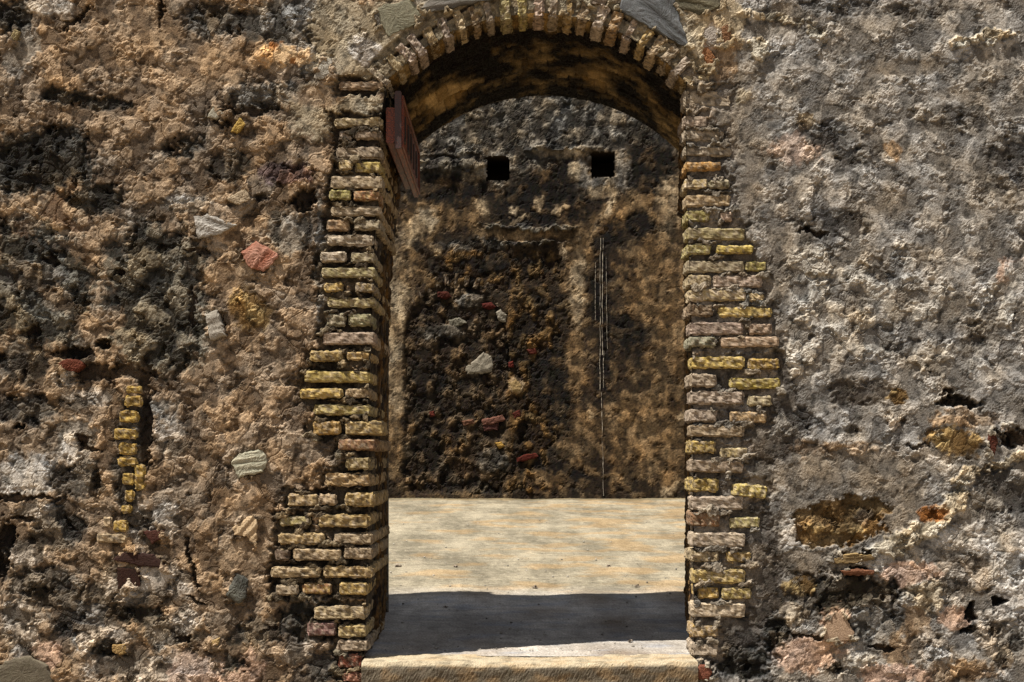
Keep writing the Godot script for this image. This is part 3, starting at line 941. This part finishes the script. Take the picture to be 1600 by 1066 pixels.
var front_field: Field
func add_stone(wall: Node3D, called: String, label: String, points: String, proud: float, a: String, b: String, layers := 0.0, angle := 0.0, tilt := Vector2.ZERO, rough := 1.0) -> void:
	var pts := PackedVector2Array()
	var t := points.split(" ", false)
	for i in t.size() / 2: pts.append(Vector2(float(t[i * 2]), float(t[i * 2 + 1])))
	var dust := lin("857868")
	var dusty := 0.22 if lin(a).get_luminance() > 0.05 and called != "slate" else 0.03
	var made := stone_mesh(pts, proud * 0.5, pts[0].x, lin(a).lerp(dust, dusty), lin(b).lerp(dust, dusty), layers, angle, S, tilt, rough)
	var mid: Vector2 = made[1]
	# mortar that laps over the rim here and there
	var rng := RandomNumberGenerator.new()
	rng.seed = int(pts[0].x * 31.0 + pts[0].y)
	for k in 4 + pts.size() / 3:
		var e := rng.randi_range(0, pts.size() - 1)
		var q := pts[e].lerp(pts[(e + 1) % pts.size()], rng.randf())
		q += (q - mid).normalized() * rng.randf_range(0.0, 3.0)
		var bed := "rimmortar" if q.y < 130.0 and q.x > 540.0 and q.x < 1150.0 else ("rimtan" if q.x < 838.0 else "rimgrey")
		blob(front_field, bed, q.x, q.y, rng.randf_range(4, 9), rng.randf_range(3, 5.5), rng.randf() * 3.0, false, 0.4, 0.5)
	var o := part(called, made[0], mats.brick, wall, Vector3(wx(mid.x), wy(mid.y), 0.003))
	if label: tag(o, label)

func wall_stones(wall: Node3D) -> void:
	add_stone(wall, "stone", "pale blue-grey pointed stone", "303 340 325 336 350 345 371 353 340 367 310 374", 0.022, "8c8c8a", "bcbcba", 0.6, 0.3)
	add_stone(wall, "stone", "red and white veined stone", "377 395 400 378 420 388 436 397 425 415 410 425 388 417", 0.026, "8c4c38", "ccA090", 0.4, -0.9)
	add_stone(wall, "stone", "squared light grey stone standing on end", "321 491 342 485 354 526 330 533", 0.040, "8c8a84", "aaa8a2", 0.5, -0.3, Vector2.ZERO, 0.5)
	add_stone(wall, "stone", "pale green-grey layered stone", "361 722 372 710 410 701 415 710 418 724 411 738 390 742 373 747", 0.020, "8e9284", "c4c2ae", 1.1, -0.12, Vector2.ZERO, 0.5)
	add_stone(wall, "stone", "cream shell-shaped stone", "363 826 380 812 396 804 402 812 402 856 386 838 366 836", 0.018, "b09878", "d0bc9c", 0.8, -0.9, Vector2.ZERO, 0.6)
	add_stone(wall, "stone", "dark grey angular stone", "353 930 370 896 389 905 384 935 373 944", 0.024, "3c3e3c", "62645e", 0.3, 0.8)
	add_stone(wall, "brick", "long dark maroon brick", "176 875 195 863 240 867 256 878 258 888 220 885", 0.012, "2a1a18", "3c2622", 0.0, 0.0, Vector2.ZERO, 0.4)
	add_stone(wall, "brick", "square dark maroon brick end", "183 887 218 889 219 916 185 921", 0.004, "24120e", "341c16", 0.0, 0.0, Vector2.ZERO, 0.4)
	add_stone(wall, "brick", "dark red brick fragment", "223 830 258 828 252 842 238 850", 0.010, "3a201a", "52302a", 0.0, 0.0, Vector2.ZERO, 0.4)
	add_stone(wall, "brick", "broken red brick end", "92 568 104 561 128 563 133 572 120 582 98 577", 0.016, "4e2418", "643424")
	add_stone(wall, "stone", "", "324 184 334 167 353 178 340 187", 0.018, "8c8c80", "b0b0a4", 0.0, 0.0, Vector2.ZERO, 0.4)
	add_stone(wall, "stone", "small yellow shard", "361 206 375 184 385 195 371 209", 0.016, "a08438", "b89c50")
	add_stone(wall, "stone", "", "353 312 384 295 393 312 374 322", 0.020, "8a7c66", "a89a84", 0.5, 0.3)
	add_stone(wall, "stone", "smooth olive grey boulder", "0 1040 20 1028 48 1026 74 1040 84 1062 84 1084 0 1084 -20 1060", 0.030, "46443a", "6a675a", 0.0, 0.0, Vector2.ZERO, 0.5)
	add_stone(wall, "stone", "", "490 122 506 92 520 92 518 118 500 126", 0.014, "8c8c86", "b4b2aa")
	add_stone(wall, "stone", "", "18 56 24 46 33 50 28 64 18 64", 0.020, "6a5e40", "a09468")
	add_stone(wall, "stone", "", "176 1008 196 1006 199 1020 188 1024 176 1018", 0.012, "8a7040", "a88c58")
	add_stone(wall, "stone", "", "328 1002 344 996 342 1008 332 1014", 0.014, "a08858", "b89e70")
	# thin column of yellow bricks lodged in the crevice
	var k := 700
	for b in [[198, 222, 604, 614], [196, 222, 619, 635], [187, 216, 643, 660], [179, 214, 670, 686], [187, 214, 693, 710], [185, 214, 715, 728], [192, 210, 740, 757], [211, 227, 727, 766], [196, 209, 766, 783], [190, 206, 790, 801], [178, 200, 814, 830], [162, 175, 808, 824], [152, 198, 834, 848]]:
		k += 1
		var m := brick_mesh((b[1] - b[0]) * S + 0.002, (b[3] - b[2]) * S + 0.002, 0.05, k, lin("93793a") if k < 712 else lin("98886a"), lin("b09a50") if k < 712 else lin("b0a080"), 1.5, 0.005)
		part("brick", m, mats.brick, wall, Vector3(wx((b[0] + b[1]) * 0.5), wy((b[2] + b[3]) * 0.5), -0.017)).rotation.z = 0.03 * sin(k * 3.1)
	# slates and stones over the arch
	add_stone(wall, "slate", "large blue-grey slate over the right haunch of the arch", "968 18 976 -12 1050 -10 1056 8 1066 40 1076 76 1048 62 1010 40", 0.012, "4c5054", "747a80", 0.4, 0.7, Vector2.ZERO, 0.5)
	add_stone(wall, "slate", "", "660 14 668 2 720 -8 790 -12 770 0 720 10 672 20", 0.016, "565654", "787672", 0.6, -0.15, Vector2.ZERO, 0.4)
	add_stone(wall, "slate", "greenish grey slab over the left haunch of the arch", "586 18 600 8 640 0 662 20 650 38 606 58 594 36", 0.008, "6a6a5c", "8c8a78", 0.0, 0.0, Vector2.ZERO, 0.6)
	add_stone(wall, "slate", "", "900 0 930 -4 948 2 946 8 920 6", 0.010, "6c6258", "8c8074", 0.6, 0.1, Vector2.ZERO, 0.4)
	add_stone(wall, "slate", "", "1050 -4 1080 -14 1128 -8 1124 12 1092 24 1060 12", 0.010, "4a483c", "6c6856", 0.4, 0.2, Vector2.ZERO, 0.5)
	add_stone(wall, "stone", "rust brown stone", "1128 44 1136 38 1142 50 1140 66 1133 72 1128 58", 0.012, "5c3a20", "7c5430")
	add_stone(wall, "stone", "", "1096 76 1106 74 1118 92 1112 106 1106 104 1098 90", 0.012, "744620", "98643a")
	add_stone(wall, "stone", "", "1098 50 1112 42 1122 52 1120 68 1108 74 1098 64", 0.014, "8c8884", "b8b2ac")
	add_stone(wall, "stone", "", "584 24 592 20 596 46 590 38", 0.010, "4a4a48", "6a6a66")
	# right-hand wall
	add_stone(wall, "stone", "thin dark red stone set upright", "1545 676 1554 674 1559 690 1553 712 1546 702 1543 688", 0.012, "3c1e16", "5c3024")
	add_stone(wall, "stone", "round red stone at the jamb foot", "1086 1046 1094 1038 1106 1040 1113 1050 1106 1062 1092 1062", 0.022, "6c3020", "8a4a34", 0.0, 0.0, Vector2.ZERO, 0.5)
	add_stone(wall, "slate", "", "1302 872 1330 864 1362 868 1366 874 1330 880 1304 880", 0.018, "6a5a40", "98845c", 0.8, 0.0, Vector2.ZERO, 0.5)
	add_stone(wall, "slate", "", "1314 892 1340 888 1366 892 1364 899 1318 899", 0.016, "5c3c2c", "8a6048", 0.8, 0.0, Vector2.ZERO, 0.5)
	add_stone(wall, "stone", "", "1287 1000 1290 972 1306 954 1318 960 1336 990 1334 998 1310 1004", 0.010, "9c8470", "bca48c", 0.0, 0.0, Vector2.ZERO, 0.3)
	add_stone(wall, "stone", "", "1562 668 1572 666 1574 674 1564 676", 0.012, "a89c90", "c0b4a6", 0.0, 0.0, Vector2.ZERO, 0.3)

# ------------------------------------------------------------------ threshold
func build_threshold() -> void:
	var t := thing("stone_threshold", "worn pale stone threshold block under the gateway", "threshold")
	var nx := 220
	var ring := []
	# section from the passage floor over the lip and down the front
	for k in 14: ring.append(Vector2(lerpf(-0.10, 0.085, k / 13.0), -0.03 if k == 0 else 0.0))
	for k in 6:
		var a := PI * 0.5 * (k + 1) / 6.0
		ring.append(Vector2(0.085 + 0.022 * sin(a), -0.022 + 0.022 * cos(a)))
	for k in 26: ring.append(Vector2(0.107 + 0.004 * k / 25.0, -0.022 - 0.2 * (k + 1) / 26.0))
	var v := PackedVector3Array()
	var c := PackedColorArray()
	for i in nx + 1:
		for k in ring.size():
			var u := float(i) / nx
			var X := lerpf(wx(566.0), wx(1089.0), u) * 0.985
			var p: Vector2 = ring[k]
			var s := float(k) * 6.0
			var b: float = noise.crust.get_noise_2d(X / S, s + 4000.0)
			var g: float = noise.grit.get_noise_2d(X / S, s)
			var chip := maxf(0.0, b - 0.22) * 0.05 if k >= 12 and k < 22 else 0.0
			var tip := 0.003 * sin(u * 9.0)
			v.append(Vector3(X, p.y + 0.0012 * g + 0.003 * b + tip + 0.002, p.x + 0.0015 * g + 0.004 * b))
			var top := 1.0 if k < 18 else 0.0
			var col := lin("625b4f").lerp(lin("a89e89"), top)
			col = col.lerp(lin("9c7c50"), clampf(0.9 * noise.hue.get_noise_2d(X / S * 1.4, s * 2.0) + 0.2 * (u - 0.4), 0.0, 0.3))
			col = col.lerp(lin("5a5448"), clampf(1.3 * noise.tone.get_noise_2d(X / S, s + 900.0), 0.0, 0.6))
			var q := 1.0 + 0.2 * g
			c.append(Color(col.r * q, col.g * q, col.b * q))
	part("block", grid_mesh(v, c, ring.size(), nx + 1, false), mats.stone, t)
	var body := BoxMesh.new()
	body.size = Vector3(1.02, 0.9, 0.60)
	part("footing", body, tinted(mats.stone, Color("7d7360")), t, Vector3(wx(828.0), -0.49, -0.21))

# ------------------------------------------------------------------ court
func floor_y(z: float) -> float: return 0.04 * maxf(0.0, -z - 0.02)

func build_court() -> void:
	var xs := PackedFloat32Array()
	for i in 30: xs.append(lerpf(-8.0, -1.8, i / 30.0))
	for i in 221: xs.append(lerpf(-1.8, 1.8, i / 220.0))
	for i in 30: xs.append(lerpf(1.8, 8.0, (i + 1) / 30.0))
	var zs := PackedFloat32Array()
	var z := -0.06
	while z > -8.1:
		zs.append(z)
		z -= 0.007 + 0.0035 * -z
	var v := PackedVector3Array()
	var c := PackedColorArray()
	for j in zs.size():
		for X in xs:
			var Z := zs[j]
			if Z > -1.05 and (X < -0.55 or X > 0.70): Z = minf(Z, -0.02)
			var big: float = noise.floor.get_noise_2d(X, Z * 0.5)
			var mid: float = noise.floor.get_noise_2d(X * 1.6 + 40.0, Z * 0.42) + 0.6 * noise.floor.get_noise_2d(X * 6.0, Z * 1.3 + 60.0)
			var streak: float = noise.floor.get_noise_2d(X * 1.1 + 15.0, Z * 4.0 + 20.0)
			mid = 0.7 * mid + 0.42 * streak
			var fine: float = noise.floor_fine.get_noise_2d(X, Z * 0.5)
			var crack := absf(noise.floor.get_noise_2d(X * 0.55 + 90.0, Z * 0.55))
			var h := 0.008 * big + 0.0022 * mid + 0.0022 * fine
			if crack < 0.012: h -= 0.006 * (1.0 - crack / 0.012)
			v.append(Vector3(X, floor_y(Z) + h * minf(1.0, 0.3 - Z), Z))
			# pale lime with ochre staining towards the right, lighter grey by the gate, painted to lift the wall shadow there
			var col := lin("716c5e").lerp(lin("8c8676"), clampf(0.5 + 1.3 * mid + 0.5 * fine, 0.0, 1.0))
			var och := clampf(-0.08 + 1.5 * noise.floor.get_noise_2d(X * 1.0 + 7.0, Z * 1.1) + 0.3 * X, 0.0, 0.45)
			col = col.lerp(lin("987d54"), och)
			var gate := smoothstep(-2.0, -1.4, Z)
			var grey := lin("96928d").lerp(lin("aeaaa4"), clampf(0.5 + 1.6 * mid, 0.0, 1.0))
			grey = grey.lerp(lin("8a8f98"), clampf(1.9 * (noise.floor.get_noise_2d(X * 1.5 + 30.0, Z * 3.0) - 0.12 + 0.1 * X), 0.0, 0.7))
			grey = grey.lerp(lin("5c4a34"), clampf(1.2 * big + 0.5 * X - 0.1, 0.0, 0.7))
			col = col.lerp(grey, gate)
			var k: float = 1.0 + 0.25 * fine + 0.16 * mid + 0.3 * big + 0.10 * noise.floor_fine.get_noise_2d(X * 0.8 + 5.0, Z * 0.8)
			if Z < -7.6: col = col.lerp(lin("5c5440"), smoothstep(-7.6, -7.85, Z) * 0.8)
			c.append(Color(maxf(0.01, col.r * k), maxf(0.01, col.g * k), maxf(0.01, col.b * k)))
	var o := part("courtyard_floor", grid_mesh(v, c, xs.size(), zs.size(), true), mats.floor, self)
	tag(o, "pale worn lime floor of the courtyard", "", "", "structure")
	# loose stones
	var rng := RandomNumberGenerator.new()
	rng.seed = 21
	var pebble := SphereMesh.new()
	pebble.radius = 0.5
	pebble.height = 1.0
	pebble.radial_segments = 7
	pebble.rings = 4
	var mm := MultiMesh.new()
	mm.transform_format = MultiMesh.TRANSFORM_3D
	mm.use_colors = true
	mm.mesh = pebble
	mm.instance_count = 700
	for i in 700:
		var Z := -0.15 - 5.5 * pow(rng.randf(), 1.8)
		var X := rng.randf_range(-0.42, 0.52) * (1.0 + maxf(0.0, -Z - 0.6) * 0.3)
		var s := 0.003 + 0.009 * pow(rng.randf(), 4.0)
		var b := Basis.from_euler(Vector3(rng.randf() * 6.0, rng.randf() * 6.0, 0)).scaled(Vector3(s, s * 0.7, s * rng.randf_range(0.7, 1.3)))
		mm.set_instance_transform(i, Transform3D(b, Vector3(X, floor_y(Z) + 0.002 + 0.010 * noise.floor.get_noise_2d(X, Z), Z)))
		var g := rng.randf_range(0.14, 0.42)
		mm.set_instance_color(i, Color(g, g * 0.95, g * 0.86))
	var gr := MultiMeshInstance3D.new()
	gr.name = "gravel"
	gr.multimesh = mm
	gr.material_override = mats.stone
	add_child(gr)
	tag(gr, "fine loose gravel scattered on the courtyard floor", "gravel", "", "stuff")

func build_pebbles() -> void:
	var k := 0
	for p in [[836, 919, 7, "largest grey pebble, on the shadow edge in the middle of the doorway"], [995, 917, 6, "grey pebble on the shadow edge right of the middle of the doorway"],
			[1064, 903, 5, "grey pebble by the shadow edge close to the right jamb"], [622, 886, 7, "grey pebble on the sunlit floor close to the left jamb"],
			[712, 886, 5, "grey pebble on the sunlit floor between the left jamb and the middle"], [951, 886, 5, "grey pebble on the sunlit floor between the middle and the right jamb"],
			[697, 949, 5, "grey pebble alone on the shaded floor inside the gateway"], [985, 1003, 6, "grey pebble on the sunlit strip just behind the threshold"]]:
		k += 1
		var t: float = 0.82 / ((p[1] - 720.0) * S + 0.2)
		var size: float = p[2] * S * t
		var m := brick_mesh(size * 1.5, size, size * 0.7, 50.0 + k, lin("857d72"), lin("a8a094"), 2.2, size / 4.0)
		var Z := 5.0 - 5.0 * t
		var b := part("pebble", m, mats.brick, self, Vector3(t * (p[0] - 800.0) * S, floor_y(Z) + size * 0.2, Z))
		b.rotation = Vector3(-PI * 0.5, k * 1.7, 0)
		tag(b, p[3], "pebble", "loose pebbles on the courtyard floor")

# ------------------------------------------------------------------ far wall
func fx(px: float) -> float: return (px - 800.0) * far_scale
func fy(py: float) -> float: return 0.62 + (720.0 - py) * far_scale

func build_far_wall() -> void:
	mix_slope = 2.6
	var wall := thing("courtyard_wall", "dark stained courtyard wall with blocked doorway, seen through the gateway", "wall", Vector3(0, 0, 5.0 - FAR))
	wall.set_meta("kind", "thing")
	var f := Field.new(420.0, 100.0, 1260.0, 800.0, 1.75, presets.fbrown)
	blobs(f, """fgrey 840 190 260 62; fgrey 720 258 110 26; fgrey 860 250 60 14; fledge 708 252 52 4; fledge 712 258 60 9; fledge 700 240 46 3; fblack 693 232 16 4; fgrey 780 288 34 12; fgrey 812 268 16 18; fledge 884 234 50 5; fpale 884 240 40 8; fblack 1025 260 40 36; fblack 1000 290 40 24
fgreysmooth 942 292 46 16; fgreysmooth 914 264 10 22; fgreysmooth 972 262 12 20; fpale 940 300 34 9; fpale 733 280 14 12; fpale 748 316 13 24 -0.4; fblack 880 270 30 24; fpale 900 265 10 14; fblack 840 320 76 46; fblack 700 300 80 26; fblack 660 340 46 18; ftan 690 340 60 20; fpale 645 360 38 16 -0.7; fpale 665 346 14 14; fpale 800 331 7 5; fpale 812 343 14 5 -0.5; fpale 872 331 9 8; fpale 842 320 7 8; fpale 884 326 6 5
fledge 830 356 60 4 0.05; ftan 830 368 64 8; fledge 800 380 90 4; fgrey 740 384 66 10; fpale 683 394 10 10; fochre 770 420 120 32; fblack 776 412 46 12; ftan 980 330 40 26 -0.8; ftan 930 356 40 15 -0.85; fpale 948 330 26 5 -0.9; ftan 904 400 26 24; ftan 899 450 18 58; fpale 908 440 4 60; fpale 880 392 8 12
fblack 940 460 18 90; fblack 944 570 14 80; fblack 960 360 24 20; ftan 1040 420 50 90; ftan 1010 400 26 40; fpale 1050 320 24 40 0.2; fpale 1010 345 10 8; fpale 1060 290 12 14; fblack 1000 350 24 20; ftan 1000 470 34 40 0 0.6; ftan 1010 680 60 70; ftan 1040 560 36 60 0 0.6; fpale 922 650 9 8; fpale 912 702 11 9; ftan 900 690 40 50 0 0.8; ftan 900 660 26 14; fpale 1068 655 8 10; fpale 1050 765 16 8 -0.6; fblack 985 520 26 34
fpale 622 520 16 130; ftan 618 660 14 90; fpale 624 450 20 50; ftan 640 420 30 24 0 0.6; fochre 836 560 56 110; fochre 832 680 40 80; fblack 870 600 30 60; fpale 806 600 12 10; ftan 900 560 16 50; fblack 640 690 14 60; fochre 760 760 100 10; fblack 880 740 40 20; ftan 860 748 30 10; fpale 901 450 12 58 0 0.7; fpale 910 450 4 56 0 0.8; fpale 618 540 12 120 0 0.7; ftan 1064 500 14 260 0 0.6""", 0.38, 0.65)
	# the walled-up doorway, set back
	blob(f, "frubble", 712, 640, 80, 130, 0.0, true, 0.05, 0.05)
	blob(f, "frubble", 712, 520, 80, 78, 0.0, false, 0.05, 0.06)
	blob(f, "fcrack", 791, 548, 1.8, 62, 0.0, true, 0.4, 0.32, 0.8)
	blobs(f, """fblack 660 560 20 60 0 0.6; fochre 700 690 30 16 0 0.7; fgrey 690 520 34 10 0 0.8; fgrey 735 470 22 12 0 0.7; fgrey 770 720 24 16 0 0.8""", 0.25, 0.5)
	var holes := [[762.0, 795.0, 245.0, 281.0], [925.0, 959.0, 238.0, 276.0]]
	var vs := PackedVector3Array()
	var cs := PackedColorArray()
	var at := PackedInt32Array()
	var ids := PackedInt32Array()
	at.resize(f.w * f.h)
	at.fill(-1)
	for j in f.h:
		for i in f.w:
			var x := f.x0 + i * f.step
			var y := f.y0 + j * f.step
			var open := false
			for q in holes:
				var jag: float = 2.2 * noise.edge_fine.get_noise_2d(x * 2.0, y * 2.0)
				if x > q[0] + jag and x < q[1] + jag and y > q[2] - jag and y < q[3] - jag: open = true
			if open: continue
			# lime-washed render has fine relief here; lumps are read at a third of the size
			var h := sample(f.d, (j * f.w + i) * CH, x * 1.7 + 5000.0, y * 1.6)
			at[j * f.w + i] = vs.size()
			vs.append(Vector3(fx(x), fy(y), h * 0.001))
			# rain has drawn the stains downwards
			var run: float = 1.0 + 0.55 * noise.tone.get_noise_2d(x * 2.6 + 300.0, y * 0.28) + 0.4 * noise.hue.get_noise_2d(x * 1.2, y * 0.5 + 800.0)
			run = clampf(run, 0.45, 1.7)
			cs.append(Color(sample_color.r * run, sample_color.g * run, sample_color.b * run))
	for j in f.h - 1:
		for i in f.w - 1:
			var a := at[j * f.w + i]
			var b := at[j * f.w + i + 1]
			var d := at[(j + 1) * f.w + i]
			var e := at[(j + 1) * f.w + i + 1]
			if a < 0 or b < 0 or d < 0 or e < 0: continue
			ids.append_array(PackedInt32Array([a, b, d, b, e, d]))
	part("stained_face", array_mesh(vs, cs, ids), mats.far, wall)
	# the rest of the wall
	var nx := 420
	var ny := 130
	vs = PackedVector3Array(); cs = PackedColorArray(); ids = PackedInt32Array()
	for j in ny + 1:
		for i in nx + 1:
			var X := lerpf(-8.0, 8.0, float(i) / nx)
			var Yv := lerpf(4.6 + 0.25 * noise.top.get_noise_1d(X * 0.7 + 50.0), -0.1, float(j) / ny)
			var x := X / far_scale + 800.0
			var y := 720.0 - (Yv - 0.62) / far_scale
			var h := sample(presets["fgrey" if y < 230.0 else "fbrown"], 0, x * 1.7 + 5000.0, y * 1.6)
			var inside := x > 424.0 and x < 1256.0 and y > 104.0
			vs.append(Vector3(X, Yv, h * 0.001 - (0.03 if inside else 0.0)))
			cs.append(sample_color)
	for j in ny:
		for i in nx:
			var a := j * (nx + 1) + i
			var x := vs[a].x / far_scale + 800.0
			var x1 := vs[a + 1].x / far_scale + 800.0
			var y := 720.0 - (vs[a].y - 0.62) / far_scale
			if x > 434.0 and x1 < 1246.0 and y > 118.0: continue
			ids.append_array(PackedInt32Array([a, a + 1, a + nx + 1, a + 1, a + nx + 2, a + nx + 1]))
	part("stained_face", array_mesh(vs, cs, ids), mats.far, wall)
	var core := BoxMesh.new()
	core.size = Vector3(16.0, 4.4, 0.5)
	part("rubble_core", core, tinted(mats.far, Color("4a4034")), wall, Vector3(0, 2.1, -0.85))
	# square sockets for floor beams
	for q in holes:
		var a0 := fx(q[0]) - 0.016
		var a1 := fx(q[1]) + 0.016
		var b0 := fy(q[3]) - 0.016
		var b1 := fy(q[2]) + 0.016
		var sv := PackedVector3Array([Vector3(a0, b0, -0.012), Vector3(a1, b0, -0.012), Vector3(a1, b1, -0.012), Vector3(a0, b1, -0.012), Vector3(a0, b0, -0.55), Vector3(a1, b0, -0.55), Vector3(a1, b1, -0.55), Vector3(a0, b1, -0.55)])
		var si := PackedInt32Array()
		for k in 4:
			var e := (k + 1) % 4
			si.append_array(PackedInt32Array([k, e, k + 4, e, e + 4, k + 4]))
		si.append_array(PackedInt32Array([4, 5, 6, 4, 6, 7]))
		part("beam_socket", array_mesh(sv, PackedColorArray(), si), tinted(mats.far, Color("54483a")), wall)
	# pale and red stones in the blocking
	var stones := [["stone", "large pale stone in the blocked doorway", "727 580 728 572 742 562 756 550 768 556 772 572 768 582 748 584 732 586", 0.05, "6a655a", "969083"],
		["stone", "", "774 488 782 482 792 492 790 504 780 502", 0.05, "6e6a60", "928c80"],
		["brick", "dull red brick high in the blocked doorway", "682 456 700 455 706 464 696 468 684 464", 0.05, "34150e", "4a2118"],
		["brick", "", "752 474 768 472 776 480 766 484 754 481", 0.05, "3a130d", "4e1c14"],
		["brick", "", "822 546 836 544 840 552 828 554", 0.03, "482018", "5a2a20"],
		["brick", "", "794 566 802 564 803 574 795 574", 0.03, "4e1c15", "5e241b"],
		["brick", "", "806 716 822 710 838 708 842 714 824 720 808 722", 0.03, "421811", "562219"],
		["brick", "", "670 644 678 642 680 650 672 652", 0.05, "421811", "562219"],
		["brick", "", "800 646 812 640 814 650 804 654", 0.03, "401a12", "52251c"],
		["stone", "", "772 692 784 690 790 698 780 702", 0.05, "8a6c30", "a4864a"],
		["stone", "", "794 598 806 592 816 602 812 616 800 612", 0.03, "84704c", "a08c66"],
		["stone", "", "752 656 786 648 790 656 768 664 754 664", 0.05, "5c3e34", "785448"],
		["stone", "", "720 658 740 655 742 662 724 666", 0.05, "5c4030", "745444"],
		["brick", "", "752 664 780 660 778 672 756 674", 0.04, "3c2420", "4c302c"],
		["stone", "", "700 500 718 496 730 504 716 510 702 508", 0.05, "5c5a50", "7c786c"]]
	for s in stones:
		var pts := PackedVector2Array()
		var t: PackedStringArray = s[2].split(" ", false)
		for i in t.size() / 2: pts.append(Vector2(float(t[i * 2]), float(t[i * 2 + 1])))
		var made := stone_mesh(pts, s[3], pts[0].x, lin(s[4]), lin(s[5]), 0.0, 0.0, far_scale)
		var mid: Vector2 = made[1]
		var deep := -0.045 if mid.x < 793.0 else -0.02
		var o := part(s[0], made[0], mats.brick, wall, Vector3(fx(mid.x), fy(mid.y), deep))
		if s[1]: tag(o, s[1])
	# ochre bricks on edge over the blocked doorway
	for k in 13:
		var a := deg_to_rad(-62.0 + k * 10.5)
		var m := brick_mesh(0.10, 0.042, 0.08, 900 + k, lin("231a0f"), lin("4c3a20"), 2.6, 0.02)
		part("brick", m, mats.brick, wall, Vector3(fx(712.0 + 88.0 * sin(a)), fy(524.0 - 88.0 * cos(a)), -0.042)).rotation.z = PI * 0.5 - a
	# lime that has run down the wall
	var streak := tinted(mats.brick, Color("b4ac9e"))
	for run in [[938, 372, 938, 540, 0.004], [942, 372, 941, 555, 0.005], [947, 400, 949, 545, 0.003], [931, 410, 930, 500, 0.003], [937, 540, 938, 612, 0.005], [943, 548, 943, 606, 0.004], [940, 612, 943, 775, 0.0045]]:
		var path := PackedVector3Array()
		var radius := PackedFloat32Array()
		for k in 40:
			var t := k / 39.0
			var x: float = lerpf(run[0], run[2], t) + 1.3 * noise.tone.get_noise_2d(run[0] * 0.6, lerpf(run[1], run[3], t) * 0.9)
			path.append(Vector3(fx(x), fy(lerpf(run[1], run[3], t)), 0.003))
			radius.append(run[4] * (0.32 + 0.6 * noise.grit.get_noise_2d(run[0] * 7.0, k * 3.0)))
		part("lime_run", tube_mesh(path, radius, 0.9), streak, wall)

# ------------------------------------------------------------------ wooden sign
func build_sign() -> void:
	var sign := thing("wooden_sign", "long dark wooden sign board fixed to the left side of the archway", "sign", Vector3(-0.348, 1.691, -0.03))
	var box := func(called: String, size: Vector3, at: Vector3, parent: Node, mat: Material) -> MeshInstance3D:
		var st := SurfaceTool.new()
		st.begin(Mesh.PRIMITIVE_TRIANGLES)
		st.set_smooth_group(-1)
		var c := minf(0.004, minf(size.x, size.y) * 0.25)
		var h := size * 0.5
		# bevelled along z
		var sec := [Vector2(-h.x + c, -h.y), Vector2(h.x - c, -h.y), Vector2(h.x, -h.y + c), Vector2(h.x, h.y - c), Vector2(h.x - c, h.y), Vector2(-h.x + c, h.y), Vector2(-h.x, h.y - c), Vector2(-h.x, -h.y + c)]
		for k in 8:
			var p: Vector2 = sec[k]
			var q: Vector2 = sec[(k + 1) % 8]
			var a := Vector3(p.x, p.y, h.z)
			var b := Vector3(q.x, q.y, h.z)
			var a2 := Vector3(p.x, p.y, -h.z)
			var b2 := Vector3(q.x, q.y, -h.z)
			for w in [a, b, a2, b, b2, a2]: st.add_vertex(w)
			for w in [Vector3(0, 0, h.z), b, a]: st.add_vertex(w)
			for w in [Vector3(0, 0, -h.z), a2, b2]: st.add_vertex(w)
		st.generate_normals()
		return part(called, st.commit(), mat, parent, at)
	var dark: StandardMaterial3D = mats.wood.duplicate()
	dark.albedo_color = Color(0.45, 0.38, 0.42)
	var groove: StandardMaterial3D = mats.wood.duplicate()
	groove.albedo_color = Color(0.28, 0.22, 0.20)
	box.call("board", Vector3(0.020, 0.178, 0.93), Vector3(-0.010, 0, -0.47), sign, mats.wood)
	box.call("end_strip", Vector3(0.021, 0.180, 0.012), Vector3(-0.010, 0, 0.002), sign, dark)
	box.call("backing_board", Vector3(0.028, 0.112, 0.86), Vector3(-0.035, -0.014, -0.44), sign, mats.wood)
	# raised border and worn carved letters on the face
	for s in [-1, 1]:
		box.call("border", Vector3(0.006, 0.012, 0.90), Vector3(0.0032, 0.076 * s, -0.47), sign, mats.wood)
	for k in 2:
		box.call("border", Vector3(0.006, 0.140, 0.012), Vector3(0.0032, 0, -0.03 - 0.88 * k), sign, mats.wood)
	var shapes := [[[0, 0, 0.09, 0.012], [0.02, -0.039, 0.012, 0.05]], [[-0.02, 0, 0.09, 0.012], [0.02, 0, 0.09, 0.012], [0, 0.04, 0.012, 0.05], [0, -0.04, 0.012, 0.05]], [[-0.02, 0, 0.09, 0.012], [0.02, 0, 0.09, 0.012], [0, -0.04, 0.012, 0.05]], [[0, 0, 0.09, 0.012]], [[-0.02, 0, 0.09, 0.012], [0.02, 0, 0.09, 0.012], [0, 0.0, 0.012, 0.05]]]
	for k in 5:
		for s in shapes[k]:
			box.call("carved_letter", Vector3(0.004, s[2], s[3]), Vector3(0.0022, s[1], -0.16 - 0.15 * k + s[0]), sign, groove)
